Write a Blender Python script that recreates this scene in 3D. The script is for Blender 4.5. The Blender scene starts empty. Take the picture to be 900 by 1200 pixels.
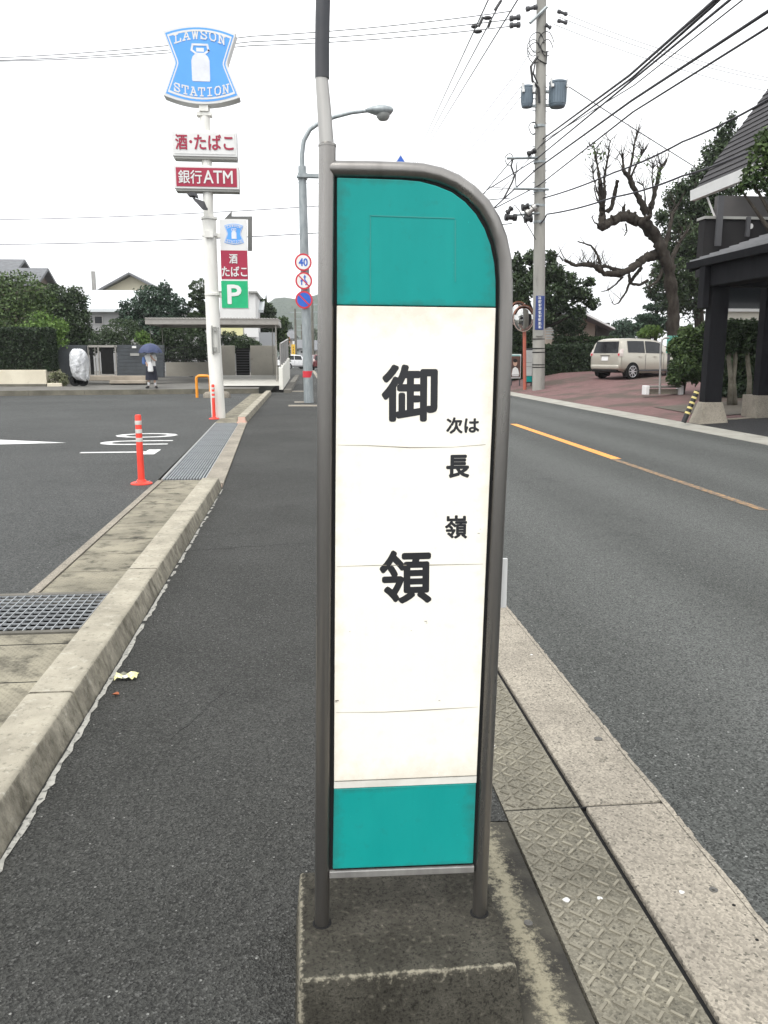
import bpy, math, random
import numpy as np
from mathutils import Vector, Matrix
random.seed(7); rng = np.random.default_rng(7)
SC = bpy.context.scene; COL = SC.collection
PI = math.pi

# ---------------------------------------------------------------- camera, sky, sun, exposure
F = 971.0; HOR = 416.0; EYE = 1.5                    # focal length and horizon measured on the 900x1200 photograph
PITCH = math.atan((600 - HOR) / F); YAW = math.atan((450 - 354) / (F / math.cos(PITCH)))
cam = bpy.data.cameras.new('camera'); co = bpy.data.objects.new('camera', cam); COL.objects.link(co)
co.location = (0, 0, EYE); co.rotation_euler = (PI / 2 - PITCH, 0, -YAW)
cam.sensor_width = 36; cam.sensor_fit = 'AUTO'; cam.lens = F / 1200 * 36
cam.clip_start = 0.05; cam.clip_end = 6000; SC.camera = co
SC.view_settings.view_transform = 'Standard'; SC.view_settings.look = 'None'
SC.view_settings.exposure = 1.18; SC.view_settings.gamma = 1; SC.view_settings.use_curve_mapping = False

SUN_EL = math.radians(58); SUN_AZ = math.radians(215)   # azimuth clockwise from +Y: behind the camera, to its left
W = bpy.data.worlds.new('World'); SC.world = W; W.use_nodes = True
nt = W.node_tree; bg = nt.nodes['Background']
sky = nt.nodes.new('ShaderNodeTexSky'); sky.sky_type = 'NISHITA'; sky.sun_disc = False
sky.sun_elevation = SUN_EL; sky.sun_rotation = SUN_AZ; sky.air_density = 1.0; sky.dust_density = 4.0
hs = nt.nodes.new('ShaderNodeHueSaturation'); hs.inputs['Saturation'].default_value = 0.12
mx = nt.nodes.new('ShaderNodeMixRGB'); mx.inputs[0].default_value = 0.72
nz = nt.nodes.new('ShaderNodeTexNoise'); nz.inputs['Scale'].default_value = 1.6; nz.inputs['Detail'].default_value = 5
rp = nt.nodes.new('ShaderNodeValToRGB')
rp.color_ramp.elements[0].position = .3; rp.color_ramp.elements[0].color = (8.3, 8.5, 8.8, 1)
rp.color_ramp.elements[1].position = .75; rp.color_ramp.elements[1].color = (9.8, 9.9, 9.9, 1)
nt.links.new(nz.outputs[0], rp.inputs[0])
nt.links.new(sky.outputs[0], hs.inputs['Color']); nt.links.new(hs.outputs[0], mx.inputs[1])
nt.links.new(rp.outputs[0], mx.inputs[2]); nt.links.new(mx.outputs[0], bg.inputs[0]); bg.inputs[1].default_value = 0.1
sun = bpy.data.lights.new('sun', 'SUN'); so = bpy.data.objects.new('sun', sun); COL.objects.link(so)
sun.energy = 1.0; sun.angle = math.radians(35); sun.color = (1, .97, .92)
_d = Vector((math.sin(SUN_AZ) * math.cos(SUN_EL), math.cos(SUN_AZ) * math.cos(SUN_EL), math.sin(SUN_EL)))
so.rotation_euler = (-_d).to_track_quat('-Z', 'Y').to_euler()

# ---------------------------------------------------------------- measuring helpers (photo pixel -> place)
def ray(px, py):
    x = (px - 450) / F; y = (600 - py) / F
    f = math.cos(PITCH) + y * math.sin(PITCH); u = -math.sin(PITCH) + y * math.cos(PITCH)
    c, s = math.cos(YAW), math.sin(YAW)
    return Vector((x * c + f * s, f * c - x * s, u))
def G(px, py, z=0.0):
    d = ray(px, py); t = (z - EYE) / d.z
    return Vector((d.x * t, d.y * t, z))
def P(px, py, Y):
    d = ray(px, py); t = Y / d.y
    return Vector((d.x * t, Y, EYE + d.z * t))

# ---------------------------------------------------------------- materials
def _mixrgb(nt, a, b, fac, mode='MIX'):
    m = nt.nodes.new('ShaderNodeMixRGB'); m.blend_type = mode
    for s, v in ((0, fac), (1, a), (2, b)):
        if hasattr(v, 'links'): nt.links.new(v, m.inputs[s])
        elif s == 0: m.inputs[0].default_value = v
        else: m.inputs[s].default_value = (*v, 1)
    return m.outputs[0]
def _ramp(nt, src, p0, p1, v0=0.0, v1=1.0):
    r = nt.nodes.new('ShaderNodeMapRange'); r.clamp = True
    r.inputs[1].default_value = p0; r.inputs[2].default_value = p1; r.inputs[3].default_value = v0; r.inputs[4].default_value = v1
    nt.links.new(src, r.inputs[0]); return r.outputs[0]
def _noise(nt, co, scale, detail=5, rough=.6, stretch=None):
    if stretch:
        mp = nt.nodes.new('ShaderNodeMapping'); mp.inputs['Scale'].default_value = stretch
        nt.links.new(co, mp.inputs[0]); co = mp.outputs[0]
    n = nt.nodes.new('ShaderNodeTexNoise'); n.inputs['Scale'].default_value = scale
    n.inputs['Detail'].default_value = detail; n.inputs['Roughness'].default_value = rough
    nt.links.new(co, n.inputs['Vector']); return n.outputs[0]
def base_mat(name, rough=.6, metal=0.0, spec=.5):
    m = bpy.data.materials.new(name); m.use_nodes = True; nt = m.node_tree
    b = nt.nodes['Principled BSDF']; b.inputs['Roughness'].default_value = rough; b.inputs['Metallic'].default_value = metal
    b.inputs['Specular IOR Level'].default_value = spec
    tc = nt.nodes.new('ShaderNodeTexCoord')
    return m, nt, b, tc.outputs['Object']
def add_bump(nt, b, h, strength, dist=.01):
    bp = nt.nodes.new('ShaderNodeBump'); bp.inputs['Strength'].default_value = strength; bp.inputs['Distance'].default_value = dist
    nt.links.new(h, bp.inputs['Height']); nt.links.new(bp.outputs[0], b.inputs['Normal'])
def M(name, c1, c2=None, scale=4, rough=.6, metal=0.0, spec=.5, bump=0, bscale=60, bdist=.005, c3=None, c3scale=25, c3lim=(.62, .7), stretch=None, rvar=0):
    m, nt, b, co = base_mat(name, rough, metal, spec)
    if c2 is None: c2 = tuple(v * .86 for v in c1)
    n = _noise(nt, co, scale, stretch=stretch)
    col = _mixrgb(nt, c1, c2, _ramp(nt, n, .35, .65))
    if c3:
        col = _mixrgb(nt, col, c3, _ramp(nt, _noise(nt, co, c3scale, 6, .65, stretch), *c3lim))
    nt.links.new(col, b.inputs['Base Color'])
    if rvar: nt.links.new(_ramp(nt, n, .3, .7, rough - rvar, rough + rvar), b.inputs['Roughness'])
    if bump: add_bump(nt, b, _noise(nt, co, bscale, 4), bump, bdist)
    return m
def asphalt(name, c1, c2, chip, big=.7, lim=(.86, 1.0), stone=110, stretch=None, spec=.3, wheel=None):
    m, nt, b, co = base_mat(name, .85, 0, spec)
    col = _mixrgb(nt, c1, c2, _ramp(nt, _noise(nt, co, big, 6, .6, stretch), .36, .66))
    col = _mixrgb(nt, col, tuple(v * .62 for v in c1), _ramp(nt, _noise(nt, co, 1.9, 7, .7), .56, .70, 0, .55))     # old stains
    if wheel:                                                     # tyre-polished lanes: x positions of the wheel tracks
        sx = nt.nodes.new('ShaderNodeSeparateXYZ'); nt.links.new(co, sx.inputs[0])
        for wx in wheel:
            d = nt.nodes.new('ShaderNodeMath'); d.operation = 'SUBTRACT'; nt.links.new(sx.outputs[0], d.inputs[0]); d.inputs[1].default_value = wx
            a = nt.nodes.new('ShaderNodeMath'); a.operation = 'ABSOLUTE'; nt.links.new(d.outputs[0], a.inputs[0])
            col = _mixrgb(nt, col, tuple(v * 1.3 for v in c2), _ramp(nt, a.outputs[0], .12, .55, .55, 0))
    # aggregate: every stone its own tone
    v = nt.nodes.new('ShaderNodeTexVoronoi'); v.inputs['Scale'].default_value = stone; nt.links.new(co, v.inputs['Vector'])
    sep = nt.nodes.new('ShaderNodeSeparateColor'); nt.links.new(v.outputs['Color'], sep.inputs[0])
    tone = _ramp(nt, sep.outputs[1], 0, 1, .38, 1.62)
    col = _mixrgb(nt, col, (1, 1, 1), 1.0, 'MULTIPLY')
    mul = nt.nodes.new('ShaderNodeVectorMath'); mul.operation = 'SCALE'; nt.links.new(col, mul.inputs[0]); nt.links.new(tone, mul.inputs['Scale']); col = mul.outputs[0]
    col = _mixrgb(nt, col, chip, _ramp(nt, sep.outputs[0], *lim))
    v2 = nt.nodes.new('ShaderNodeTexVoronoi'); v2.inputs['Scale'].default_value = stone * .36; nt.links.new(co, v2.inputs['Vector'])
    sep2 = nt.nodes.new('ShaderNodeSeparateColor'); nt.links.new(v2.outputs['Color'], sep2.inputs[0])
    dot = nt.nodes.new('ShaderNodeMath'); dot.operation = 'MULTIPLY'
    nt.links.new(_ramp(nt, sep2.outputs[1], .975, .98), dot.inputs[0]); nt.links.new(_ramp(nt, v2.outputs['Distance'], .18, .26, 1, 0), dot.inputs[1])
    col = _mixrgb(nt, col, tuple(min(1, x * 2.2) for x in chip), dot.outputs[0])
    nt.links.new(col, b.inputs['Base Color'])
    add_bump(nt, b, v.outputs['Distance'], .9, .006)
    return m

A_WALK = asphalt('asphalt_walk', (.030, .0305, .0275), (.046, .0465, .043), (.10, .10, .094), .55, (.88, 1.0), 175)
A_ROAD = asphalt('asphalt_road', (.054, .057, .053), (.077, .080, .076), (.14, .142, .136), .35, (.88, 1.0), 150, (1, .2, 1), wheel=(2.1, 3.6, 5.4, 6.9))
A_LOT = asphalt('asphalt_lot', (.046, .048, .046), (.066, .068, .066), (.115, .116, .112), .3, (.88, 1.0))
A_DRIVE = asphalt('asphalt_drive', (.016, .016, .017), (.021, .021, .022), (.04, .04, .04), .6)
CONC = M('concrete', (.33, .31, .25), (.22, .21, .165), 5, .9, spec=.25, bump=.5, bscale=90, c3=(.08, .076, .056), c3scale=9, c3lim=(.56, .72))
CONC_SLAB = M('concrete_slab', (.285, .262, .20), (.165, .152, .117), 2.5, .92, spec=.2, bump=.5, bscale=70, c3=(.04, .038, .03), c3scale=6, c3lim=(.50, .70))
def pitted(name, c1, c2, grit, stain, scale=1.7, amt=.8):
    m, nt, b, co = base_mat(name, .92, 0, .2)
    col = _mixrgb(nt, c1, c2, _ramp(nt, _noise(nt, co, scale, 6, .65), .36, .64))
    col = _mixrgb(nt, col, stain, _ramp(nt, _noise(nt, co, 4.5, 7, .7), .56, .74, 0, amt))
    v = nt.nodes.new('ShaderNodeTexVoronoi'); v.inputs['Scale'].default_value = 150; nt.links.new(co, v.inputs['Vector'])
    sep = nt.nodes.new('ShaderNodeSeparateColor'); nt.links.new(v.outputs['Color'], sep.inputs[0])
    mul = nt.nodes.new('ShaderNodeVectorMath'); mul.operation = 'SCALE'; nt.links.new(col, mul.inputs[0]); nt.links.new(_ramp(nt, sep.outputs[1], 0, 1, .72, 1.26), mul.inputs['Scale'])
    col = _mixrgb(nt, mul.outputs[0], grit, _ramp(nt, sep.outputs[0], .93, .96, 0, .75))
    col = _mixrgb(nt, col, tuple(x * .3 for x in c2), _ramp(nt, _noise(nt, co, 46, 4, .6), .70, .74, 0, .8))
    nt.links.new(col, b.inputs['Base Color']); add_bump(nt, b, v.outputs['Distance'], .6, .004); return m
CONC_PALE = pitted('concrete_pale', (.31, .28, .23), (.225, .203, .168), (.08, .075, .062), (.17, .155, .125))
CONC_TREAD = pitted('concrete_tread', (.225, .208, .165), (.12, .112, .088), (.05, .047, .038), (.30, .275, .205), 1.5, .75)
CONC_FAR = M('concrete_far', (.17, .16, .14), (.10, .095, .08), 1.5, .9, spec=.2, c3=(.22, .21, .18), c3scale=6)
def kerb_mat():
    m, nt, b, co = base_mat('concrete_kerb', .93, 0, .2)
    col = _mixrgb(nt, (.385, .355, .285), (.255, .235, .187), _ramp(nt, _noise(nt, co, 2.6, 6, .65), .38, .62))
    col = _mixrgb(nt, col, (.50, .48, .41), _ramp(nt, _noise(nt, co, 16, 6, .7), .56, .68, 0, .55))
    col = _mixrgb(nt, col, (.075, .07, .05), _ramp(nt, _noise(nt, co, 26, 6, .75), .54, .70, 0, .7))
    ge = nt.nodes.new('ShaderNodeNewGeometry'); sx = nt.nodes.new('ShaderNodeSeparateXYZ'); nt.links.new(ge.outputs['True Normal'], sx.inputs[0])
    side = _ramp(nt, sx.outputs[2], .45, .8, 1, 0)      # algae and run-off streaks on the standing face only
    st = _ramp(nt, _noise(nt, co, 11, 7, .75, (1, 1, .55)), .38, .68, 0, .85)
    mm = nt.nodes.new('ShaderNodeMath'); mm.operation = 'MULTIPLY'; nt.links.new(side, mm.inputs[0]); nt.links.new(st, mm.inputs[1])
    col = _mixrgb(nt, col, (.060, .054, .040), mm.outputs[0])
    nt.links.new(col, b.inputs['Base Color']); add_bump(nt, b, _noise(nt, co, 85, 5, .7), .7, .007); return m
CONC_KERB = kerb_mat()
STEEL = M('steel_brown', (.29, .278, .262), (.20, .19, .18), 14, .30, .92, bump=.08, bscale=300, stretch=(1, 1, .12), rvar=.08)
STEEL_L = M('steel_light', (.42, .41, .39), (.30, .29, .28), 20, .42, .6, stretch=(1, 1, .1))
GALV = M('galvanised', (.24, .27, .28), (.34, .37, .38), 9, .5, .35, stretch=(1, 1, .3), c3=(.16, .17, .175), c3scale=5)
GALV_D = M('grate_metal', (.33, .35, .36), (.24, .25, .26), 6, .5, .2)
BLACK = M('black', (.012, .012, .013), rough=.5)
BLACKM = M('matt_black', (.012, .012, .012), rough=.9, spec=.2)
WHITE = M('white_paint', (.72, .72, .71), (.67, .67, .66), 3, .5, spec=.3)
WHITE_POLE = M('white_pole_paint', (.80, .79, .75), (.70, .69, .64), 6, .45, stretch=(1, 1, .2), c3=(.45, .40, .32), c3scale=14, c3lim=(.70, .76))
GREY_TRIM = M('grey_trim', (.30, .30, .28), rough=.5)
DARKGREY = M('dark_grey', (.06, .06, .065), rough=.6)
MARK = M('road_mark_white', (.72, .72, .70), (.55, .55, .54), 12, .75, c3=(.10, .10, .10), c3scale=40, c3lim=(.63, .7))
MARK_O = M('road_mark_orange', (.78, .33, .06), (.62, .26, .06), 6, .75, c3=(.10, .09, .08), c3scale=30, c3lim=(.60, .68))
MARK_OW = M('road_mark_worn', (.34, .20, .085), (.12, .095, .07), 14, .8, c3=(.07, .07, .07), c3scale=20, c3lim=(.5, .6))
RED = M('sign_red', (.62, .03, .05), rough=.4)
BLUE = M('sign_blue', (.02, .12, .55), rough=.4)
SKYB = M('sign_light_blue', (.085, .33, .80), (.095, .35, .82), 2, .35)
CRIMSON = M('sign_crimson', (.36, .012, .05), (.33, .012, .045), 2, .4)
GREEN = M('sign_green', (.0, .42, .17), rough=.4)
ORANGE = M('rail_orange', (.80, .31, .02), (.72, .27, .02), 8, .45)
CONE = M('post_orange', (.80, .055, .03), (.70, .05, .03), 8, .5)

def leaf_mat(name, c):
    m = bpy.data.materials.new(name); m.use_nodes = True
    b = m.node_tree.nodes['Principled BSDF']; b.inputs['Base Color'].default_value = (*c, 1)
    b.inputs['Roughness'].default_value = .6; b.inputs['Specular IOR Level'].default_value = .3
    return m
def leaves(prefix, *cs): return [leaf_mat(prefix + '_leaf', c) for c in cs]
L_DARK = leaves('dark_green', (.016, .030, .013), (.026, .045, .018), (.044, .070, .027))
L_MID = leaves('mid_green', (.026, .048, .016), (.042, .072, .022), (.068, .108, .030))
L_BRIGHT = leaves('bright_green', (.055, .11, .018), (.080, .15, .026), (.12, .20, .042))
L_PINE = leaves('blue_green', (.015, .033, .020), (.024, .048, .029), (.038, .070, .040))
L_GREY = leaves('grey_green', (.085, .10, .05), (.13, .145, .075), (.17, .18, .10))
L_FAR = leaves('far_green', (.05, .075, .045), (.065, .09, .055), (.085, .11, .065))
BARK = M('bark', (.055, .048, .040), (.024, .020, .017), 5, .95, spec=.1, bump=.8, bscale=12, bdist=.03, stretch=(1, 1, .3))
BARK_PALE = M('bark_pale', (.20, .185, .15), (.12, .11, .085), 8, .9, spec=.15)

# ---------------------------------------------------------------- mesh builder
class MB:
    def __init__(s): s.v = []; s.f = []; s.mi = []; s.m = 0; s.cuts = []
    def add(s, vs, fs):
        o = len(s.v); s.cuts.append((o, len(s.f))); s.v += [tuple(v) for v in vs]; s.f += [tuple(i + o for i in f) for f in fs]; s.mi += [s.m] * len(fs); return s
    def box(s, a, b):
        x0, y0, z0 = (min(a[i], b[i]) for i in range(3)); x1, y1, z1 = (max(a[i], b[i]) for i in range(3))
        return s.add([(x0, y0, z0), (x1, y0, z0), (x1, y1, z0), (x0, y1, z0), (x0, y0, z1), (x1, y0, z1), (x1, y1, z1), (x0, y1, z1)],
                     [(3, 2, 1, 0), (4, 5, 6, 7), (0, 1, 5, 4), (1, 2, 6, 5), (2, 3, 7, 6), (3, 0, 4, 7)])
    def hexa(s, q0, q1):        # two quads with the same winding, seen from outside of q1
        return s.add(list(q0) + list(q1), [(3, 2, 1, 0), (4, 5, 6, 7), (0, 1, 5, 4), (1, 2, 6, 5), (2, 3, 7, 6), (3, 0, 4, 7)])
    def quad(s, *q): return s.add(q, [tuple(range(len(q)))])
    def prism(s, poly, d):      # polygon (list of 3D points) pushed along vector d
        n = len(poly); d = Vector(d)
        return s.add([Vector(p) for p in poly] + [Vector(p) + d for p in poly],
                     [tuple(range(n)), tuple(range(2 * n - 1, n - 1, -1))] + [(i, i + n, (i + 1) % n + n, (i + 1) % n) for i in range(n)])
    def tube(s, pts, r, n=10, cap=True, squash=None):
        pts = [Vector(p) for p in pts]; k = len(pts)
        rs = r if isinstance(r, (list, tuple)) else [r] * k
        t0 = (pts[1] - pts[0]).normalized(); up = Vector((0, 0, 1)) if abs(t0.z) < .9 else Vector((1, 0, 0))
        u = t0.cross(up).normalized(); vs = []; 
        for i, p in enumerate(pts):
            t = (pts[min(i + 1, k - 1)] - pts[max(i - 1, 0)]).normalized()
            u = (u - t * u.dot(t)).normalized(); w = t.cross(u)
            for j in range(n):
                a = 2 * PI * j / n; vs.append(p + (u * math.cos(a) + w * math.sin(a)) * rs[i])
        fs = [(i * n + j, i * n + (j + 1) % n, (i + 1) * n + (j + 1) % n, (i + 1) * n + j) for i in range(k - 1) for j in range(n)]
        if cap: fs += [tuple(range(n - 1, -1, -1)), tuple(range((k - 1) * n, k * n))]
        return s.add(vs, fs)
    def lathe(s, prof, c, n=20, sx=1, sy=1, close=True):   # prof: (radius, z)
        vs = []
        for r, z in prof:
            for j in range(n):
                a = 2 * PI * j / n; vs.append((c[0] + r * math.cos(a) * sx, c[1] + r * math.sin(a) * sy, c[2] + z))
        k = len(prof)
        fs = [(i * n + j, i * n + (j + 1) % n, (i + 1) * n + (j + 1) % n, (i + 1) * n + j) for i in range(k - 1) for j in range(n)]
        if close: fs += [tuple(range(n - 1, -1, -1)), tuple(range((k - 1) * n, k * n))]
        return s.add(vs, fs)
    def disc(s, c, r, th, n=28):      # round plate facing -Y
        return s.prism([(c[0] + r * math.cos(2 * PI * i / n), c[1], c[2] + r * math.sin(2 * PI * i / n)) for i in range(n)], (0, th, 0))
    def loft(s, rings, cap=True):
        n = len(rings[0]); vs = [p for r in rings for p in r]; k = len(rings)
        fs = [(i * n + j, i * n + (j + 1) % n, (i + 1) * n + (j + 1) % n, (i + 1) * n + j) for i in range(k - 1) for j in range(n)]
        if cap: fs += [tuple(range(n - 1, -1, -1)), tuple(range((k - 1) * n, k * n))]
        return s.add(vs, fs)
    def each(s, name, mat, parent=None, **k):      # one object for every piece that was added
        ends = s.cuts[1:] + [(len(s.v), len(s.f))]
        for (v0, f0), (v1, f1) in zip(s.cuts, ends):
            m = MB(); m.v = s.v[v0:v1]; m.f = [tuple(i - v0 for i in f) for f in s.f[f0:f1]]; m.mi = s.mi[f0:f1]; m.build(name, mat, parent, **k)
    def build(s, name, mat, parent=None, world=True, smooth=False, bevel=0, seg=2, kind=None):
        me = bpy.data.meshes.new(name); off = Vector((0, 0, 0))
        if parent is not None and world:
            q = parent
            while q.parent is not None: q = q.parent
            off = q.location
        me.from_pydata([tuple(Vector(v) - off) for v in s.v] if off.length else s.v, [], s.f)
        mats = mat if isinstance(mat, (list, tuple)) else [mat]
        for m in mats: me.materials.append(m)
        if len(mats) > 1: me.polygons.foreach_set('material_index', s.mi)
        if smooth: me.polygons.foreach_set('use_smooth', [True] * len(me.polygons))
        me.update()
        o = bpy.data.objects.new(name, me); COL.objects.link(o)
        if parent is not None: o.parent = parent
        if bevel:
            b = o.modifiers.new('bevel', 'BEVEL'); b.width = bevel; b.segments = seg; b.limit_method = 'ANGLE'
        if smooth == 'auto':
            me.set_sharp_from_angle(angle=math.radians(40))
        if kind: o['kind'] = kind
        return o

def thing(name, label, cat, loc=(0, 0, 0), rz=0, group=None):
    o = bpy.data.objects.new(name, None); o.empty_display_size = .2; COL.objects.link(o)
    o.location = loc; o.rotation_euler = (0, 0, rz); return tag(o, label, cat, group)
def tag(o, label, cat, group=None):
    o['label'] = label; o['category'] = cat
    if group: o['group'] = group
    return o
def struct(mb, name, mat, **k): return mb.build(name, mat, kind='structure', **k)
def kids(o): return [c for c in bpy.data.objects if c.parent == o]
def copy_tree(o, parent=None):
    c = o.copy(); COL.objects.link(c)
    if parent: c.parent = parent
    for ch in kids(o): copy_tree(ch, c)
    return c

# ---------------------------------------------------------------- lettering
_gl = {}
def glyphs(body):
    if body in _gl: return _gl[body]
    c = bpy.data.curves.new('t', 'FONT'); c.body = body; c.resolution_u = 3; c.fill_mode = 'FRONT'
    o = bpy.data.objects.new('t', c); COL.objects.link(o); bpy.context.view_layer.update()
    me = o.to_mesh(); vs = [v.co.copy() for v in me.vertices]; fs = [tuple(p.vertices) for p in me.polygons]
    o.to_mesh_clear(); bpy.data.objects.remove(o); bpy.data.curves.remove(c)
    xs = [v.x for v in vs]; ys = [v.y for v in vs]; x0, x1, y0, y1 = min(xs), max(xs), min(ys), max(ys)
    vs = [((v.x - x0) / (x1 - x0), (v.y - y0) / (y1 - y0)) for v in vs]
    _gl[body] = (vs, fs); return vs, fs
def letter(mb, body, fn, bold=0.0, step=.00012, aspect=1.0):
    """fn(u, v, lift) -> point; bold: stroke thickening as a share of the height."""
    vs, fs = glyphs(body)
    st = [(0, 0)] + ([(bold * math.cos(a) * aspect, bold * math.sin(a)) for a in [i * PI / 4 for i in range(8)]] if bold else [])
    for k, (du, dv) in enumerate(st):
        mb.add([fn(u * (1 - 2 * bold * aspect) + bold * aspect + du, v * (1 - 2 * bold) + bold + dv, k * step) for u, v in vs], fs)
def letter_rect(mb, body, px0, py0, px1, py1, Y, bold=.02, lift=.001, step=.00012):
    a = P(px0, py0, Y); b = P(px1, py1, Y)
    asp = abs(b.z - a.z) / abs(b.x - a.x)
    letter(mb, body, lambda u, v, l: (a.x + (b.x - a.x) * u, Y - lift - l, b.z + (a.z - b.z) * v), bold, step, asp)
STROKES = {
 'L': [[(.25, 0), (.25, 1)], [(.05, 1), (.5, 1)], [(.05, 0), (.92, 0), (.92, .3)]],
 'A': [[(.1, 0), (.5, 1), (.9, 0)], [(.25, .35), (.75, .35)], [(0, 0), (.3, 0)], [(.7, 0), (1, 0)], [(.3, 1), (.55, 1)]],
 'W': [[(.12, 1), (.3, 0), (.5, .85), (.7, 0), (.88, 1)], [(0, 1), (.28, 1)], [(.72, 1), (1, 1)]],
 'S': [[(.86, .74), (.7, 1), (.3, 1), (.12, .8), (.25, .58), (.75, .42), (.88, .2), (.7, 0), (.3, 0), (.12, .26)], [(.88, .7), (.88, 1)], [(.1, 0), (.1, .3)]],
 'O': [[(.3, 0), (.7, 0), (.9, .25), (.9, .75), (.7, 1), (.3, 1), (.1, .75), (.1, .25), (.3, 0)]],
 'N': [[(.2, 0), (.2, 1), (.8, 0), (.8, 1)], [(.05, 0), (.38, 0)], [(.05, 1), (.25, 1)], [(.62, 1), (.98, 1)]],
 'T': [[(.5, 0), (.5, 1)], [(.05, .72), (.05, 1), (.95, 1), (.95, .72)], [(.3, 0), (.7, 0)]],
 'I': [[(.5, 0), (.5, 1)], [(.22, 1), (.78, 1)], [(.22, 0), (.78, 0)]]}
def stroke_word(mb, word, fn, w):
    n = len(word); cnt = 0
    for i, ch in enumerate(word):
        for k, line in enumerate(STROKES[ch]):
            pl = [Vector(((i + .1 + .8 * x) / n, y)) for x, y in line]
            pts = [Vector(fn(p.x, p.y)) for p in pl]
            for j, (a, b) in enumerate(zip(pts, pts[1:])):
                t = b - a
                if t.length < 1e-6: continue
                t.normalize(); nrm = Vector((-t.z, 0, t.x)) * w / 2; e = t * w / 2; cnt += 1; dy = Vector((0, -.0003 * (cnt % 40), 0))
                mb.quad(a - e - nrm + dy, b + e - nrm + dy, b + e + nrm + dy, a - e + nrm + dy)

# ---------------------------------------------------------------- foliage
def leaf_cloud(mb, blobs, n, size, shell=.55, flat=.5):
    """blobs: (centre, (rx, ry, rz)). Leaf-sized quads spread through each blob, thicker towards its skin."""
    vol = np.array([b[1][0] * b[1][2] for b in blobs]); cnt = (vol / vol.sum() * n).astype(int)
    for (c, r), k in zip(blobs, cnt):
        if k < 1: continue
        d = rng.normal(size=(k, 3)); d /= np.linalg.norm(d, axis=1)[:, None]
        rad = (shell + (1.08 - shell) * rng.random(k) ** .7)[:, None]
        rad *= (1 + .22 * np.sin(d[:, :1] * 7 + c[0] * 3) * np.cos(d[:, 2:] * 6 + c[2] * 2))
        p = np.array(c) + d * rad * np.array(r)
        nrm = rng.normal(size=(k, 3)) + d * .5 + np.array((0, 0, flat)); nrm /= np.linalg.norm(nrm, axis=1)[:, None]
        a = np.cross(nrm, rng.normal(size=(k, 3))); a /= np.linalg.norm(a, axis=1)[:, None]; b = np.cross(nrm, a)
        s = (size * (.6 + .8 * rng.random(k)))[:, None]
        q = np.stack([p - a * s, p - b * s * .45, p + a * s, p + b * s * .45], 1).reshape(-1, 3)
        o = len(mb.v); mb.v += [tuple(x) for x in q]; mb.f += [(o + 4 * i, o + 4 * i + 1, o + 4 * i + 2, o + 4 * i + 3) for i in range(k)]
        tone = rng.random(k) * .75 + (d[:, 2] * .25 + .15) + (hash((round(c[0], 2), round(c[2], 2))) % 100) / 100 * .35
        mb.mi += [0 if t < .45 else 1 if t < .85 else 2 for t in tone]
def clumps(c, r, n, k=.42, seed=1):
    rnd = random.Random(seed); out = []
    for i in range(n):
        while True:
            v = Vector((rnd.uniform(-1, 1), rnd.uniform(-1, 1), rnd.uniform(-1, 1)))
            if v.length < 1: break
        s = k * rnd.uniform(.6, 1.25)
        out.append(((c[0] + v.x * r[0] * .78, c[1] + v.y * r[1] * .78, c[2] + v.z * r[2] * .78), (r[0] * s, r[1] * s, r[2] * s * .85)))
    return out
def tree(name, label, base, blobs, n, size, mats, trunk_r=.15, group=None, limbs=5, bark=None, cat='tree', shell=.5):
    t = thing(name, label, cat, base, group=group)
    cz = sum(b[0][2] for b in blobs) / len(blobs); cx = sum(b[0][0] for b in blobs) / len(blobs); cy = sum(b[0][1] for b in blobs) / len(blobs)
    mb = MB(); bx, by, bz = base
    mid = Vector((bx * .5 + cx * .5, by * .5 + cy * .5, bz + (cz - bz) * .55)); top = Vector((cx, cy, cz + (cz - bz) * .2))
    mb.tube([(bx, by, bz - .1), (bx + .03, by, bz + .2), mid, top], [trunk_r * 1.3, trunk_r, trunk_r * .75, trunk_r * .25], 8)
    for i, b in enumerate(sorted(blobs, key=lambda b: -b[1][0])[:limbs]):
        c = Vector(b[0]); k = (mid + c) / 2 + Vector((0, 0, -.1))
        mb.tube([mid, k, c], [trunk_r * .5, trunk_r * .35, trunk_r * .12], 6)
    mb.build('trunk', bark or BARK, t, smooth=True)
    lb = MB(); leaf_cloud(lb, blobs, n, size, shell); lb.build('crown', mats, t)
    return t
def hedge_mb(x0, x1, y0, y1, z0, z1, n, size):
    """a clipped hedge: leaves in a skin round an added dark box that blocks the view through"""
    mb = MB(); k = n; L = [x1 - x0, y1 - y0, z1 - z0]
    p = rng.random((k, 3)); f = rng.integers(0, 5, k)
    dep = rng.random(k) ** 2 * .14 - .05 * rng.random(k)
    for i in range(k):
        x = x0 + p[i, 0] * L[0]; y = y0 + p[i, 1] * L[1]; z = z0 + p[i, 2] * L[2]
        w = .03 * math.sin(x * 5 + z * 4) + .02 * math.sin(x * 13 + z * 7 + y * 5)
        if f[i] == 0 or f[i] == 1: y = y0 + dep[i] + w
        elif f[i] == 2: z = z1 - dep[i] + w
        elif f[i] == 3: x = x0 + dep[i]
        else: x = x1 - dep[i] + w
        p[i] = (x, y, z)
    nrm = rng.normal(size=(k, 3)); nrm /= np.linalg.norm(nrm, axis=1)[:, None]
    a = np.cross(nrm, rng.normal(size=(k, 3))); a /= np.linalg.norm(a, axis=1)[:, None]; b = np.cross(nrm, a)
    s = (size * (.6 + .8 * rng.random(k)))[:, None]
    q = np.stack([p - a * s, p - b * s * .5, p + a * s, p + b * s * .5], 1).reshape(-1, 3)
    mb.v += [tuple(v) for v in q]; mb.f += [(4 * i, 4 * i + 1, 4 * i + 2, 4 * i + 3) for i in range(k)]
    mb.mi += [int(t) for t in np.clip(rng.normal(.75, .7, k), 0, 2)]
    return mb

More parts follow.
